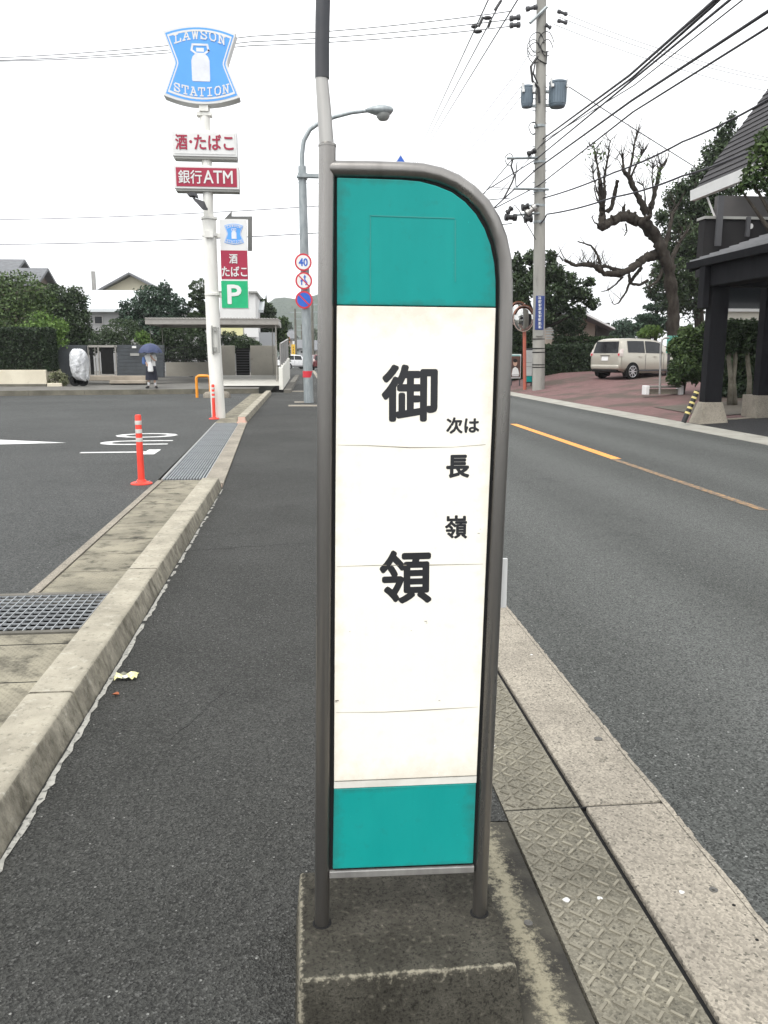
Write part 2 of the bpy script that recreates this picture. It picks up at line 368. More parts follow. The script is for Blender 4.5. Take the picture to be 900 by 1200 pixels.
# ================================================================ SETTING
def sheet(x0, x1, y0, y1, z): return MB().quad((x0, y0, z), (x1, y0, z), (x1, y1, z), (x0, y1, z))
struct(sheet(-2500, 2500, -300, 3000, -.5), 'ground', M('ground_soil', (.09, .09, .07), (.06, .065, .045), .3, .95))
XR, XF = 1.21, 7.8                              # the road's two edges
struct(sheet(XR, XF, -15, 320, 0), 'road', A_ROAD)
wk = MB(); wk.quad((-.94, -15, .0), (.47, -15, .0), (.47, 2.43, .0), (-.94, 2.43, .0))
wk.quad((-.94, 2.43, 0), (.643, 2.43, 0), (.643, 33.6, 0), (-.94, 33.6, 0))
wk.quad((-.94, 9.6, -.002), (-.94, 33.6, -.002), (-1.3, 33.6, -.002), (-1.27, 19, -.002))
wk.quad((-1.35, 33.6, 0), (1.2, 33.6, 0), (1.2, 260, 0), (-1.35, 260, 0))
struct(wk, 'sidewalk', A_WALK)
lot = MB()
lot.quad((-60, -15, 0), (-1.78, -15, 0), (-1.78, 4.5, 0), (-60, 4.5, 0))
lot.quad((-60, 4.5, 0), (-2.25, 4.5, 0), (-2.25, 5.31, 0), (-60, 5.31, 0))
lot.quad((-60, 5.31, 0), (-1.78, 5.31, 0), (-1.78, 10.2, 0), (-60, 10.2, 0))
lot.quad((-60, 10.2, 0), (-1.78, 10.2, 0), (-1.98, 19, 0), (-2.0, 33.4, 0), (-60, 28, 0))
struct(lot, 'parking_lot', A_LOT)

# kerb on the left of the sidewalk: stones 2.05 m long with open joints
def kerb_run(y0, y1, xo0, xo1, h, mb, taper0=None, n=8):
    prof = lambda o, hh: [(o, 0), (o - .018, hh * .45), (o - .033, hh * .86), (o - .037, hh * .94), (o - .046, hh * .99), (o - .056, hh), (o - .214, hh), (o - .225, hh - .008), (o - .23, hh - .03), (o - .23, -.05), (o, -.05)]
    rings = []
    for i in range(n + 1):
        t = i / n; y = y0 + (y1 - y0) * t; o = xo0 + (xo1 - xo0) * t
        j = random.uniform(-.0035, .0035); rings.append([(x + j, y, z + (j if z > .01 else 0)) for x, z in prof(o, h)])
    mb.loft(rings)
kb = MB(); y = -2.78
while y < 9.4:
    kerb_run(y + .004, min(y + 2.046, 9.55), -.94, -.94, .12, kb); y += 2.05
struct(kb, 'kerb', CONC_KERB, smooth='auto')
PINKY = M('kerb_end_paint', (.42, .22, .17), (.33, .27, .21), 14, .85, c3=(.30, .28, .22), c3scale=30)
ke = MB(); ke.hexa([(-.94, 9.554, 0), (-.97, 9.80, 0), (-1.17, 9.80, 0), (-1.17, 9.554, 0)], [(-.995, 9.554, .112), (-1.0, 9.70, .02), (-1.16, 9.70, .02), (-1.165, 9.554, .112)])
struct(ke, 'kerb_end', PINKY)
kf = MB(); yy = 19.0
while yy < 33:
    x0 = -1.26 + (yy - 19) / 14.5 * .05; kerb_run(yy + .006, yy + 1.99, x0, x0 + .006, .13, kf); yy += 2.0
struct(kf, 'far_kerb', CONC_KERB, smooth='auto')
ke = MB(); ke.hexa([(-1.26, 18.75, 0), (-1.26, 18.995, 0), (-1.49, 18.995, 0), (-1.49, 18.75, 0)], [(-1.3, 18.88, .06), (-1.31, 18.995, .125), (-1.46, 18.995, .125), (-1.45, 18.88, .06)])
struct(ke, 'far_kerb_end', PINKY)
# lowered kerb past the entrance
fl = MB(); yy = 9.81
while yy < 18.7:
    t0, t1 = (yy - 9.8) / 9, (min(yy + 1.48, 18.74) - 9.8) / 9
    fl.hexa(*[[(-.95 - .31 * t0, yy, z), (-.95 - .31 * t1, yy + t1 * 9 - t0 * 9, z), (-1.19 - .24 * t1, yy + t1 * 9 - t0 * 9, z), (-1.19 - .24 * t0, yy, z)] for z in (-.05, .018)]); yy += 1.49
struct(fl, 'lowered_kerb', CONC_PALE)
# mortar line at the kerb foot, broken and ragged
gl = MB(); y = -1.0
while y < 9.4:
    L = random.uniform(.03, .09)
    if random.random() < .90 - .03 * max(0, y - 3):
        w = [random.uniform(.012, .030) for _ in range(2)] if y < 8.5 else [.014, .014]
        e = random.uniform(-.935, -.93)
        if gl.v and last_gl: w[0] = last_gl
        gl.quad((e, y, .004), (e + w[0], y, .004), (e + w[1], y + L, .004), (e, y + L, .004)); last_gl = w[1]
    else: last_gl = None
    y += L
struct(gl, 'mortar_line', M('mortar', (.40, .39, .35), (.27, .265, .24), 30, .9, c3=(.12, .12, .11), c3scale=40, c3lim=(.56, .62)))
def slab_pattern():
    nt = CONC_SLAB.node_tree; b = nt.nodes['Principled BSDF']; tc = [n for n in nt.nodes if n.type == 'TEX_COORD'][0]
    hs_ = []
    for a in (40, -40):
        mp = nt.nodes.new('ShaderNodeMapping'); mp.inputs['Rotation'].default_value = (0, 0, math.radians(a)); nt.links.new(tc.outputs['Object'], mp.inputs[0])
        w = nt.nodes.new('ShaderNodeTexWave'); w.inputs['Scale'].default_value = 11; w.inputs['Distortion'].default_value = .4; nt.links.new(mp.outputs[0], w.inputs['Vector']); hs_.append(w.outputs['Fac'])
    m = nt.nodes.new('ShaderNodeMath'); m.operation = 'MAXIMUM'; nt.links.new(hs_[0], m.inputs[0]); nt.links.new(hs_[1], m.inputs[1])
    old = b.inputs['Normal'].links[0].from_node; bp = nt.nodes.new('ShaderNodeBump'); bp.inputs['Strength'].default_value = .8; bp.inputs['Distance'].default_value = .004
    nt.links.new(m.outputs[0], bp.inputs['Height']); nt.links.new(old.outputs[0], bp.inputs['Normal']); nt.links.new(bp.outputs[0], b.inputs['Normal'])
slab_pattern()
# gutter covers on the lot side
gs = MB(); y = -2.0
def slabs(mb, x0, x1, y0, y1, step, top=.0, gap=.013):
    y = y0
    while y < y1 - .01:
        e = min(y + step, y1); j = random.uniform(-.001, .001)
        mb.box((x0, y + gap / 2, -.08), (x1, e - gap / 2, top + j)); y = e
slabs(gs, -1.70, -1.172, -1.5, 4.5, .53); slabs(gs, -1.70, -1.172, 5.31, 10.2, .53)
gj = MB(); gj.box((-1.698, -1.4, -.07), (-1.174, 4.495, -.0025)); gj.box((-1.698, 5.32, -.07), (-1.174, 10.19, -.0025)); struct(gj, 'cover_joints', BLACKM)
struct(gs, 'gutter_covers', CONC_SLAB, bevel=.004)
ge = MB(); slabs(ge, -1.775, -1.712, -1.5, 4.5, 1.9, .004); slabs(ge, -1.775, -1.712, 5.31, 10.2, 1.9, .004)
struct(ge, 'gutter_edge', CONC_PALE)
gt = MB(); t0 = 19.0
gt.quad((-1.98, 18.9, .004), (-1.49, 18.9, .004), (-1.46, 33.3, .004), (-2.0, 33.3, .004)); struct(gt, 'gutter_strip', CONC_SLAB)

# roadside gutter on the right: tread-patterned covers and plain L-kerb, open joint between
rt = MB(); yy = 2.49 - 2 * 1.9
while yy < 30:
    rt.box((.648, yy + .005, -.08), (.905, yy + 1.895, .0))
    if yy < 4.5:
        for iy in range(-1, 50):
            for ix in range(0, 6):
                cx = .674 + ix * .0405; cy = yy + .03 + iy * .0405
                if not (yy + .02 < cy < yy + 1.875): continue
                a = PI / 4 if (ix + iy) % 2 else -PI / 4
                ca, sa = math.cos(a) * .0185, math.sin(a) * .0185; na, nb = -math.sin(a) * .0036, math.cos(a) * .0036
                q = lambda z, f: [(cx - ca * f - na, cy - sa * f - nb, z), (cx + ca * f - na, cy + sa * f - nb, z), (cx + ca * f + na, cy + sa * f + nb, z), (cx - ca * f + na, cy - sa * f + nb, z)]
                rt.m = 1; rt.hexa(q(-.001, 1), q(.0045, .86)); rt.m = 0
    yy += 1.9
struct(rt, 'gutter_tread_covers', [CONC_TREAD, M('tread_worn_top', (.27, .25, .197), (.13, .12, .094), 5, .85, spec=.2, c3=(.10, .095, .075), c3scale=30)])
rl = MB(); yy = 2.49 - 2 * 1.9
while yy < 120:
    rl.box((.926, yy + .005, -.1), (1.195, yy + 1.895, .003)); yy += 1.9
struct(rl, 'road_kerb', CONC_PALE, bevel=.006)
re_ = MB(); y = -2
while y < 14:
    e = y + random.uniform(.03, .08); re_.quad((1.193, y, .0035), (1.206 + random.uniform(0, .008), y, .0035), (1.206 + random.uniform(0, .008), e, .0035), (1.193, e, .0035)); y = e
struct(re_, 'road_edge_crust', CONC_PALE)
gd = MB(); gd.box((.905, -6, -.13), (.925, 60, -.014)); [gd.box((.65, 2.49 - 3.8 + 1.9 * k - .0045, -.07), (1.19, 2.49 - 3.8 + 1.9 * k + .0045, -.003)) for k in range(14)]; struct(gd, 'gutter_joint', BLACKM)
# dirty pad the bus stop stands on, beside the covers
def pad_mat():
    m, nt, b, co = base_mat('pad_concrete', .93, 0, .2)
    sx = nt.nodes.new('ShaderNodeSeparateXYZ'); nt.links.new(co, sx.inputs[0])
    n = _noise(nt, co, 40, 8, .82)
    band = nt.nodes.new('ShaderNodeMath'); band.operation = 'SUBTRACT'; nt.links.new(sx.outputs[0], band.inputs[0]); band.inputs[1].default_value = .55
    ab = nt.nodes.new('ShaderNodeMath'); ab.operation = 'ABSOLUTE'; nt.links.new(band.outputs[0], ab.inputs[0])
    mask = _ramp(nt, ab.outputs[0], .0, .085, 1, 0)
    s = nt.nodes.new('ShaderNodeMath'); s.operation = 'MULTIPLY_ADD'; nt.links.new(mask, s.inputs[0]); s.inputs[1].default_value = .34; nt.links.new(n, s.inputs[2])
    col = _mixrgb(nt, (.062, .058, .047), (.032, .030, .026), _ramp(nt, _noise(nt, co, 6), .4, .6))
    col = _mixrgb(nt, col, (.29, .265, .19), _ramp(nt, s.outputs[0], .66, .82, 0, .8))
    nt.links.new(col, b.inputs['Base Color']); add_bump(nt, b, _noise(nt, co, 90), .6, .006); return m
pd = MB(); pd.box((.45, -3, -.08), (.640, 2.425, .002)); struct(pd, 'pad', pad_mat(), bevel=.004)
# cracks in the sidewalk
ck = MB()
for (x0, y0, x1, y1, w) in ((-.80, 1.60, -.04, 1.63, .016), (-.9, 6.4, .1, 6.62, .010), (-.55, 3.1, -.28, 3.9, .007)):
    n = 26; pr0 = None
    for i in range(n + 1):
        f = i / n; x = x0 + (x1 - x0) * f + random.uniform(-.006, .006); y = y0 + (y1 - y0) * f + .012 * math.sin(f * 19) + random.uniform(-.006, .006); h = w * random.uniform(.3, 1) / 2
        if pr0: ck.quad((pr0[0], pr0[1] - pr0[2], .0015), (x, y - h, .0015), (x, y + h, .0015), (pr0[0], pr0[1] + pr0[2], .0015))
        pr0 = (x, y, h)
struct(ck, 'sidewalk_cracks', BLACKM)
# centre line
ol = MB(); ol.quad((4.44, 7.6, .004), (4.54, 7.6, .004), (4.56, 11.7, .004), (4.46, 11.7, .004)); struct(ol, 'worn_centre_line', MARK_OW)
ol = MB(); ol.quad((4.48, 11.7, .004), (4.64, 11.7, .004), (4.70, 18.0, .004), (4.54, 18.0, .004))
for k in range(3, 12): ol.quad((4.54, 18 + k * 8, .004), (4.70, 18 + k * 8, .004), (4.70, 22.5 + k * 8, .004), (4.54, 22.5 + k * 8, .004))
struct(ol, 'centre_line', MARK_O)
# lot markings: arrow and the word OUT reading from the left
om = MB()
for ch, a, b_, y0, y1 in (('O', 136, 208, 508, 513), ('U', 118, 199, 516.5, 521.5), ('T', 95, 184, 527.5, 533.2)):
    c0 = G(a, (y0 + y1) / 2); c1 = G(b_, (y0 + y1) / 2); ya = G((a + b_) / 2, y1).y; yb = G((a + b_) / 2, y0).y
    letter(om, ch, lambda u, v, l: (c0.x + (c1.x - c0.x) * v, yb + (ya - yb) * u, .004 + l), .02, .0002)
t_ = [G(78, 519), G(0, 515.5), G(-60, 512.5), G(-60, 525), G(0, 521)]
om.quad(*[(p.x, p.y, .004) for p in reversed(t_)])
struct(om, 'lot_marking', MARK)

# far side of the lot: kerb, raised pavement
KA, KB = Vector((-40, 28.7, 0)), Vector((-1.75, 33.6, 0)); KD = (KB - KA).normalized()
fk = MB(); L = (KB - KA).length; s_ = 0
while s_ < L - .1:
    a = KA + KD * s_; b = KA + KD * (min(s_ + 1.99, L)); nn = Vector((-KD.y, KD.x, 0))
    fk.hexa([a - nn * .01, b - nn * .01, b + nn * .16, a + nn * .16], [p + Vector((0, 0, .19)) for p in (a, b, b + nn * .15, a + nn * .15)]); s_ += 2
struct(fk, 'lot_kerb', M('kerb_stained', (.15, .14, .11), (.085, .08, .062), 2, .9, c3=(.24, .22, .18), c3scale=4))
fs_ = MB(); a = KA - Vector((-KD.y, KD.x, 0)) * .06; b = KB - Vector((-KD.y, KD.x, 0)) * .06
fs_.quad((a.x, a.y, .006), (b.x, b.y, .006), (b.x, b.y + .06, .006), (a.x, a.y + .06, .006)); struct(fs_, 'lot_edge_line', CONC_PALE)
fp = MB(); fp.quad((-40, 28.85, .18), (-1.75, 33.75, .18), (-1.75, 35.2, .26), (-40, 35.2, .26)); fp.quad((-40, 35.2, .26), (-1.75, 35.2, .26), (-1.75, 60, .5), (-40, 60, .5))
struct(fp, 'far_pavement', M('far_paving', (.15, .145, .13), (.11, .105, .095), 1.2, .9))
# right forecourt: slopes up from the road
def fz(x, y): return .04 + max(0, x - 8.4) * .05 + max(0, y - 20) * .03 * min(1, max(0, (x - 8.4) / 3.2))
def fsheet(poly_fn, xs, ys):
    mb = MB()
    for i in range(len(xs) - 1):
        for j in range(len(ys) - 1):
            q = [(xs[i], ys[j]), (xs[i + 1], ys[j]), (xs[i + 1], ys[j + 1]), (xs[i], ys[j + 1])]
            mb.quad(*[(x, y, fz(x, y) + poly_fn) for x, y in q])
    return mb
def brick_mat():
    m, nt, b, co = base_mat('brick_paving', .9, 0, .2)
    br = nt.nodes.new('ShaderNodeTexBrick'); br.inputs['Scale'].default_value = 1
    br.inputs['Brick Width'].default_value = .21; br.inputs['Row Height'].default_value = .105; br.inputs['Mortar Size'].default_value = .006
    br.inputs['Color1'].default_value = (.20, .115, .11, 1); br.inputs['Color2'].default_value = (.15, .088, .085, 1); br.inputs['Mortar'].default_value = (.07, .06, .055, 1)
    nt.links.new(co, br.inputs['Vector'])
    col = _mixrgb(nt, br.outputs[0], (.085, .072, .058), _ramp(nt, _noise(nt, co, .55, 6, .6), .48, .62, 0, .85))
    nt.links.new(col, b.inputs['Base Color']); return m
struct(fsheet(0, [8.4, 9, 10, 10.8, 11.6, 14, 20, 40], [17.6, 20, 23, 26, 29, 32, 36, 60]), 'forecourt', brick_mat())
struct(fsheet(0, [8.4, 10, 12, 14, 20, 40], [-15, 5, 12, 17.58]), 'driveway', A_DRIVE)
gk = MB(); yy = -6
while yy < 60:
    gk.hexa([(7.82, yy + .005, -.1), (8.39, yy + .005, -.1), (8.39, yy + 1.99, -.1), (7.82, yy + 1.99, -.1)], [(7.82, yy + .005, .006), (8.39, yy + .005, .04), (8.39, yy + 1.99, .04), (7.82, yy + 1.99, .006)]); yy += 2
struct(gk, 'far_road_gutter', M('concrete_road_gutter', (.34, .33, .29), (.26, .25, .215), 2, .9, c3=(.18, .17, .15), c3scale=8))
fe = MB(); pA = G(805, 500, .08); pB = G(905, 486, .2)
fe.hexa([(8.75, 17.5, .05), (16, 18.3, .4), (16, 18.42, .4), (8.75, 17.62, .05)], [(8.75, 17.5, .075), (16, 18.3, .45), (16, 18.42, .45), (8.75, 17.62, .075)]); struct(fe, 'forecourt_edging', CONC_PALE)
# wooded hill at the end of the street
hl = MB(); nx, ny = 100, 32
def hz(x, y):
    v = (y - 1060) / 200
    h = 46 * math.exp(-((x + 34) / 100) ** 2 - v * v) + 52 * math.exp(-((x - 60) / 90) ** 2 - (v - .3) ** 2) + 34 * math.exp(-((x + 190) / 120) ** 2 - v * v) + 40 * math.exp(-((x - 260) / 160) ** 2 - v * v)
    return h + 2.5 * math.sin(x * .09 + y * .01) + 1.5 * math.sin(x * .21 + 1) - 4
xs = [-560 + i * 12 for i in range(nx)]; ys = [680 + j * 22 for j in range(ny)]
hv = [(x, yv, hz(x, yv) + random.uniform(-1.0, 1.0)) for j, yv in enumerate(ys) for x in xs]
hl.add(hv, [(j * nx + i, j * nx + i + 1, (j + 1) * nx + i + 1, (j + 1) * nx + i) for j in range(ny - 1) for i in range(nx - 1)])
struct(hl, 'hills', M('hill_woods', (.055, .078, .05), (.035, .055, .036), .05, .95, spec=.1, bump=1, bscale=.15, bdist=6, c3=(.085, .10, .07), c3scale=.12), smooth=True)

# ================================================================ BUS STOP SIGN
SY = 1.79
bs = thing('bus_stop_sign', 'tall bus stop sign, cream board between teal panels in a rounded steel frame on concrete', 'bus stop sign', (P(470, 1075, SY).x, SY, 0))
def moss_block():
    m, nt, b, co = base_mat('mossy_concrete', .95, 0, .15)
    n1 = _noise(nt, co, 5, 7, .7); n2 = _noise(nt, co, 75, 7, .75); n3 = _noise(nt, co, 150, 5, .75)
    col = _mixrgb(nt, (.042, .039, .031), (.098, .092, .075), _ramp(nt, n1, .36, .64))
    col = _mixrgb(nt, col, (.27, .25, .20), _ramp(nt, n2, .54, .64, 0, .65))
    col = _mixrgb(nt, col, (.010, .010, .0085), _ramp(nt, n3, .50, .60, 0, .8))
    sx = nt.nodes.new('ShaderNodeSeparateXYZ'); nt.links.new(co, sx.inputs[0])
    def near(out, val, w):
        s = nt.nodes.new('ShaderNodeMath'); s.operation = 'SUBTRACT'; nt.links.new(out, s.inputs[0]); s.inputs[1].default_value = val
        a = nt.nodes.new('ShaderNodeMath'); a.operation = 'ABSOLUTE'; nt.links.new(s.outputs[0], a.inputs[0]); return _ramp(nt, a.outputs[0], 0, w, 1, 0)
    e1 = near(sx.outputs[1], 1.611 - SY, .010); e2 = near(sx.outputs[0], -.03 - bs.location.x, .016)  # pale lichen along front and left edges, brightened as a painted edge highlight
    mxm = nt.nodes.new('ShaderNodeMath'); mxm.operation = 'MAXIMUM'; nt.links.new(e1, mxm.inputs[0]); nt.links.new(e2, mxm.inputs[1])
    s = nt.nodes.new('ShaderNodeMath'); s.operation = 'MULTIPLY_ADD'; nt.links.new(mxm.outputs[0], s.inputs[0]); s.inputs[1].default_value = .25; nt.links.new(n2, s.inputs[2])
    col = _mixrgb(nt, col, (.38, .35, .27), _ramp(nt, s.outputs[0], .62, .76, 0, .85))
    nt.links.new(col, b.inputs['Base Color']); add_bump(nt, b, n3, .9, .012); return m
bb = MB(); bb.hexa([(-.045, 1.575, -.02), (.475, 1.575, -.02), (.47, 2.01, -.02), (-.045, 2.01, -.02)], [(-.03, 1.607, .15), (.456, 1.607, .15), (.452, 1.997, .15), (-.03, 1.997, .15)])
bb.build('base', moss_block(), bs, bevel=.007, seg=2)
px_tube = lambda pts, r, Y=SY: MB().tube([P(a, b, Y) for a, b in pts], r, 24)
post = px_tube([(377.5, 1083), (378, 1000), (379, 830), (381, 500), (383.5, 172)], .0175)
post.build('post', STEEL, bs, smooth='auto')
MB().lathe([(.0185, 0), (.0185, .004), (.015, .007)], P(383.5, 172, SY), 24).build('post_collar', STEEL, bs, smooth='auto')
px_tube([(383, 172), (382, 160), (380, 130), (377, 92), (376.8, 84)], [.0150, .0148, .0142, .0128, .0128]).build('sleeve', STEEL_L, bs, smooth='auto')
px_tube([(377.6, 92), (377.4, 60), (378, 20), (379, -20), (381, -90), (383, -160)], .0143).build('upper_pipe', M('weathered_dark_pipe', (.035, .038, .045), (.055, .055, .06), 12, .5, .2), bs, smooth='auto')
frame = [(386, 198.5), (430, 199), (470, 200), (495, 201.5), (515, 206), (534, 214), (551, 226), (566, 241), (577, 259), (585, 280), (590, 304), (591.5, 330), (591, 400), (587.5, 500), (580.5, 650), (573, 820), (565.5, 980), (561.5, 1076)]
px_tube(frame, .0172).build('frame', STEEL, bs, smooth='auto')
def film(name, c1, c2, grime, amount, streak=.5):
    m, nt, b, co = base_mat(name, .5, 0, .22)
    tc = [n for n in nt.nodes if n.type == 'TEX_COORD'][0]
    sx = nt.nodes.new('ShaderNodeSeparateXYZ'); nt.links.new(tc.outputs['Generated'], sx.inputs[0])
    def fold(o, k):
        a = nt.nodes.new('ShaderNodeMath'); a.operation = 'SUBTRACT'; nt.links.new(o, a.inputs[0]); a.inputs[1].default_value = .5
        c = nt.nodes.new('ShaderNodeMath'); c.operation = 'ABSOLUTE'; nt.links.new(a.outputs[0], c.inputs[0]); return _ramp(nt, c.outputs[0], .5 - k, .5, 0, 1)
    mx_ = nt.nodes.new('ShaderNodeMath'); mx_.operation = 'MAXIMUM'; nt.links.new(fold(sx.outputs[0], .10), mx_.inputs[0]); nt.links.new(fold(sx.outputs[2], .07), mx_.inputs[1])
    col = _mixrgb(nt, c1, c2, _ramp(nt, _noise(nt, co, 3.5, 5, .6, (1, 1, .35)), .35, .68))
    st = _ramp(nt, _noise(nt, co, 34, 5, .65, (1, 1, .06)), .52, .75, 0, streak); col = _mixrgb(nt, col, tuple(v * .82 for v in c1), st)      # rain streaks
    s = nt.nodes.new('ShaderNodeMath'); s.operation = 'MULTIPLY_ADD'; nt.links.new(mx_.outputs[0], s.inputs[0]); s.inputs[1].default_value = .42; nt.links.new(_noise(nt, co, 30, 7, .72), s.inputs[2])
    col = _mixrgb(nt, col, grime, _ramp(nt, s.outputs[0], .58, .95, 0, amount))
    sc = _ramp(nt, _noise(nt, co, 140, 3, .5, (1, 1, .5)), .74, .78, 0, .6); col = _mixrgb(nt, col, tuple(min(1, v * 1.5 + .02) for v in c1), sc)
    nt.links.new(col, b.inputs['Base Color']); nt.links.new(_ramp(nt, _noise(nt, co, 8), .3, .7, .38, .6), b.inputs['Roughness'])
    add_bump(nt, b, _noise(nt, co, 6, 3), .15, .01); return m
TEAL = film('teal_panel', (.007, .30, .275), (.004, .245, .228), (.03, .09, .075), .45, .35)
CREAM = film('cream_panel', (.87, .84, .755), (.85, .82, .735), (.55, .48, .36), .4, .12)
YF = SY - .012
for a, b in ((377.5, 1083), (561.5, 1076)):
    c = P(a, b, SY); MB().lathe([(.0178, 0), (.0235, 0), (.0225, .0015), (.0178, .002)], (c.x, SY, .1495), 20, close=False).build('foot_contact_shade', BLACKM, bs)  # flat black ring painted in as contact shade around each post foot
def px_plate(pts, Y, th): return MB().prism([P(a, b, Y) for a, b in pts], (0, th, 0))
inner = [(386, 200), (470, 203), (494, 204.5), (515, 209.5), (534, 217.5), (551, 229.5), (565, 244), (576, 262), (583.5, 283), (588, 305), (589.5, 330), (589, 360), (586, 480), (578.5, 650), (571, 820), (563.5, 980), (561, 1021), (379, 1024), (386, 480)]
px_plate(inner, SY - .006, .022).build('backing', BLACKM, bs)
top = [(395, 208), (470, 210.5), (492, 212.5), (511, 217.5), (529.5, 225), (545, 236.5), (558, 251), (568, 268), (575, 287), (579.5, 309), (581, 330), (581, 359.7), (395, 357)]
px_plate(top, YF, .008).build('upper_panel', TEAL, bs, bevel=.002)
px_plate([(394.8, 358.2), (581, 360.9), (577.3, 480), (570, 650), (562.6, 820), (558.6, 908.8), (391.6, 915.6), (393, 640)], YF, .008).build('name_panel', CREAM, bs, bevel=.0012)
px_plate([(391.6, 916.6), (558.6, 909.8), (558.2, 917.3), (391.5, 924.1)], YF + .001, .008).build('joint_strip', M('joint_white', (.70, .69, .64), (.60, .58, .52), 15, .5), bs)
px_plate([(391.5, 925.1), (558, 918.3), (554.4, 1012), (390, 1018.6)], YF, .008).build('lower_panel', TEAL, bs, bevel=.002)
px_plate([(386, 1022), (556, 1015.5), (555.5, 1023), (386, 1030)], SY - .014, .03).build('bottom_rail', STEEL_L, bs, bevel=.002)
tr = MB()
for a, b, c, d in ((433.5, 252, 434.5, 354), (533, 258, 534, 330)): tr.hexa(*[[P(a, d, YF - o), P(c, d, YF - o), P(c, b, YF - o), P(a, b, YF - o)] for o in (0, .0009)])
tr.hexa(*[[P(434, 253.2, YF - o), P(533, 256.4, YF - o), P(533, 255.2, YF - o), P(434, 252, YF - o)] for o in (0, .0009)])
tr.each('covered_notice_edge', M('teal_ghost', (.02, .26, .235), rough=.5), bs)
GRIME = M('seam_grime', (.30, .27, .21), (.16, .14, .11), 40, .8)
for pts in ([(396, 521.5), (430, 522), (480, 524.5), (530, 524), (569, 521)], [(394.5, 664), (440, 662.5), (500, 662.2), (566, 661)], [(394, 835), (450, 834.5), (500, 832), (560, 828.5)]):
    vs = []
    for k, (a, b) in enumerate(pts): h = .15 + .35 * ((k * 7) % 3) / 2; vs += [P(a, b + h, YF - .0006), P(a, b - h, YF - .0006)]
    MB().add(vs, [(2 * k, 2 * k + 2, 2 * k + 3, 2 * k + 1) for k in range(len(pts) - 1)]).build('film_seam', GRIME, bs)
cr = MB()
for a, b, r in ((395, 821, 2.2), (394, 822.5, 1.5), (499, 728, 1.6), (500, 730, 1), (515, 821, 1.2), (482, 739, .8), (410, 740, .8), (561, 625, 1.4), (563, 620, .9)):
    cr.quad(P(a - r, b + r * .3, YF - .0006), P(a + r, b + r * .3, YF - .0006), P(a + r * .7, b - r * .3, YF - .0006), P(a - r, b - r * .2, YF - .0006))
cr.each('chip_mark', GRIME, bs)
INK = M('black_film', (.018, .019, .022), rough=.4)
for ch, a, b, c, d, bo in (('御', 447, 427, 512.5, 494, .029), ('領', 444.5, 645, 506, 706.5, .029), ('次は', 523, 489, 561.5, 508, .034), ('長', 523, 533, 550, 560, .038), ('嶺', 521.5, 604, 547.5, 631, .026)):
    lt = MB(); letter_rect(lt, ch, a, b, c, d, YF, bo, .0003, .00004); lt.build('lettering', INK, bs)
tm = MB(); a, b = P(540, 655, SY + .05), P(592.5, 711, SY + .05); tm.box((a.x, SY + .042, b.z), (b.x, SY + .05, a.z)); tm.build('timetable_card', WHITE, bs, bevel=.001)

# ================================================================ LITTER, STUDS
wr = MB(); c = G(148, 796); pts = []
for i in range(7):
    for j in range(5):
        x = -.05 + i * .0165; y = -.027 + j * .0135
        pts.append((c.x + x + random.uniform(-.004, .004) + (0 if i < 5 else y * .15), c.y + y + random.uniform(-.004, .004), .006 + abs(math.sin(i * 1.9 + j)) * .016 + (.008 if j == 4 else 0)))
ff = [(i * 5 + j, (i + 1) * 5 + j, (i + 1) * 5 + j + 1, i * 5 + j + 1) for i in range(6) for j in range(4)]
wr.add(pts, ff); wr.mi = [1 if f[0] % 5 in (1,) and 5 < f[0] < 25 else 2 if 8 <= f[0] // 1 < 14 else 0 for f in wr.f]
o = wr.build('crumpled_wrapper', [M('wrapper_yellow', (.62, .58, .20), (.70, .68, .45), 60, .5), WHITE, M('wrapper_dark', (.20, .20, .15), rough=.5)]); tag(o, 'crumpled yellow and white snack wrapper lying at the foot of the kerb', 'litter')
lf = MB(); c = G(135, 816); cc = [(-.017, .0), (-.008, .011), (.006, .014), (.016, .006), (.019, -.006), (.006, -.012), (-.010, -.010)]
lf.add([(c.x, c.y, .006)] + [(c.x + x, c.y + y, .012 + random.uniform(-.004, .005)) for x, y in cc], [(0, i + 1, (i + 1) % 7 + 1) for i in range(7)])
o = lf.build('fallen_leaf', M('dry_leaf', (.33, .10, .035), (.24, .07, .03), 60, .7)); tag(o, 'curled brown dry leaf on the sidewalk below the wrapper', 'leaf')
studs = [((701, 867), .016, .0045, 'ring'), ((664, 1055), .011, .003, 'white'), ((703, 1053), .008, .003, 'white'), ((799, 1047), .008, .003, 'white'), ((836, 1044), .012, .003, 'ring'), ((619, 1083), .012, .003, 'ring'), ((604, 872), .006, .003, 'white'), ((579, 874), .006, .003, 'white'), ((860, 1062), .005, .002, 'dark'), ((887, 1103), .005, .002, 'dark'), ((623, 768), .006, .003, 'white')]
stm = {'ring': M('stud_metal', (.11, .105, .095), rough=.5, metal=.3), 'white': M('gum_white', (.62, .62, .60), (.5, .5, .48), 60, .7), 'dark': BLACKM}
for (a, b), r, h, k in studs:
    c = G(a, b); o = MB()
    if k == 'ring':
        o.lathe([(r, -.004), (r, h + .002), (r * .8, h + .003), (r * .62, h + .001), (r * .3, h), (.001, h)], c, 16, close=False)
        tag(o.build('survey_stud', stm[k], smooth='auto'), 'small round metal stud set in the roadside concrete', 'stud', 'metal studs in the gutter concrete')
    else:
        n = 11; rr = [r * random.uniform(.75, 1.15) for _ in range(n)]
        z0 = .0035 if c.x > .92 else .0008
        o.prism([(c.x + rr[i] * math.cos(2 * PI * i / n), c.y + rr[i] * math.sin(2 * PI * i / n), z0 + .0012) for i in range(n)], (0, 0, -.003))
        tag(o.build('gum_spot', stm[k]), 'flattened pale chewing gum spot on the roadside concrete' if k == 'white' else 'flattened black gum spot on the pale kerb concrete', 'gum', 'gum spots on the gutter concrete')

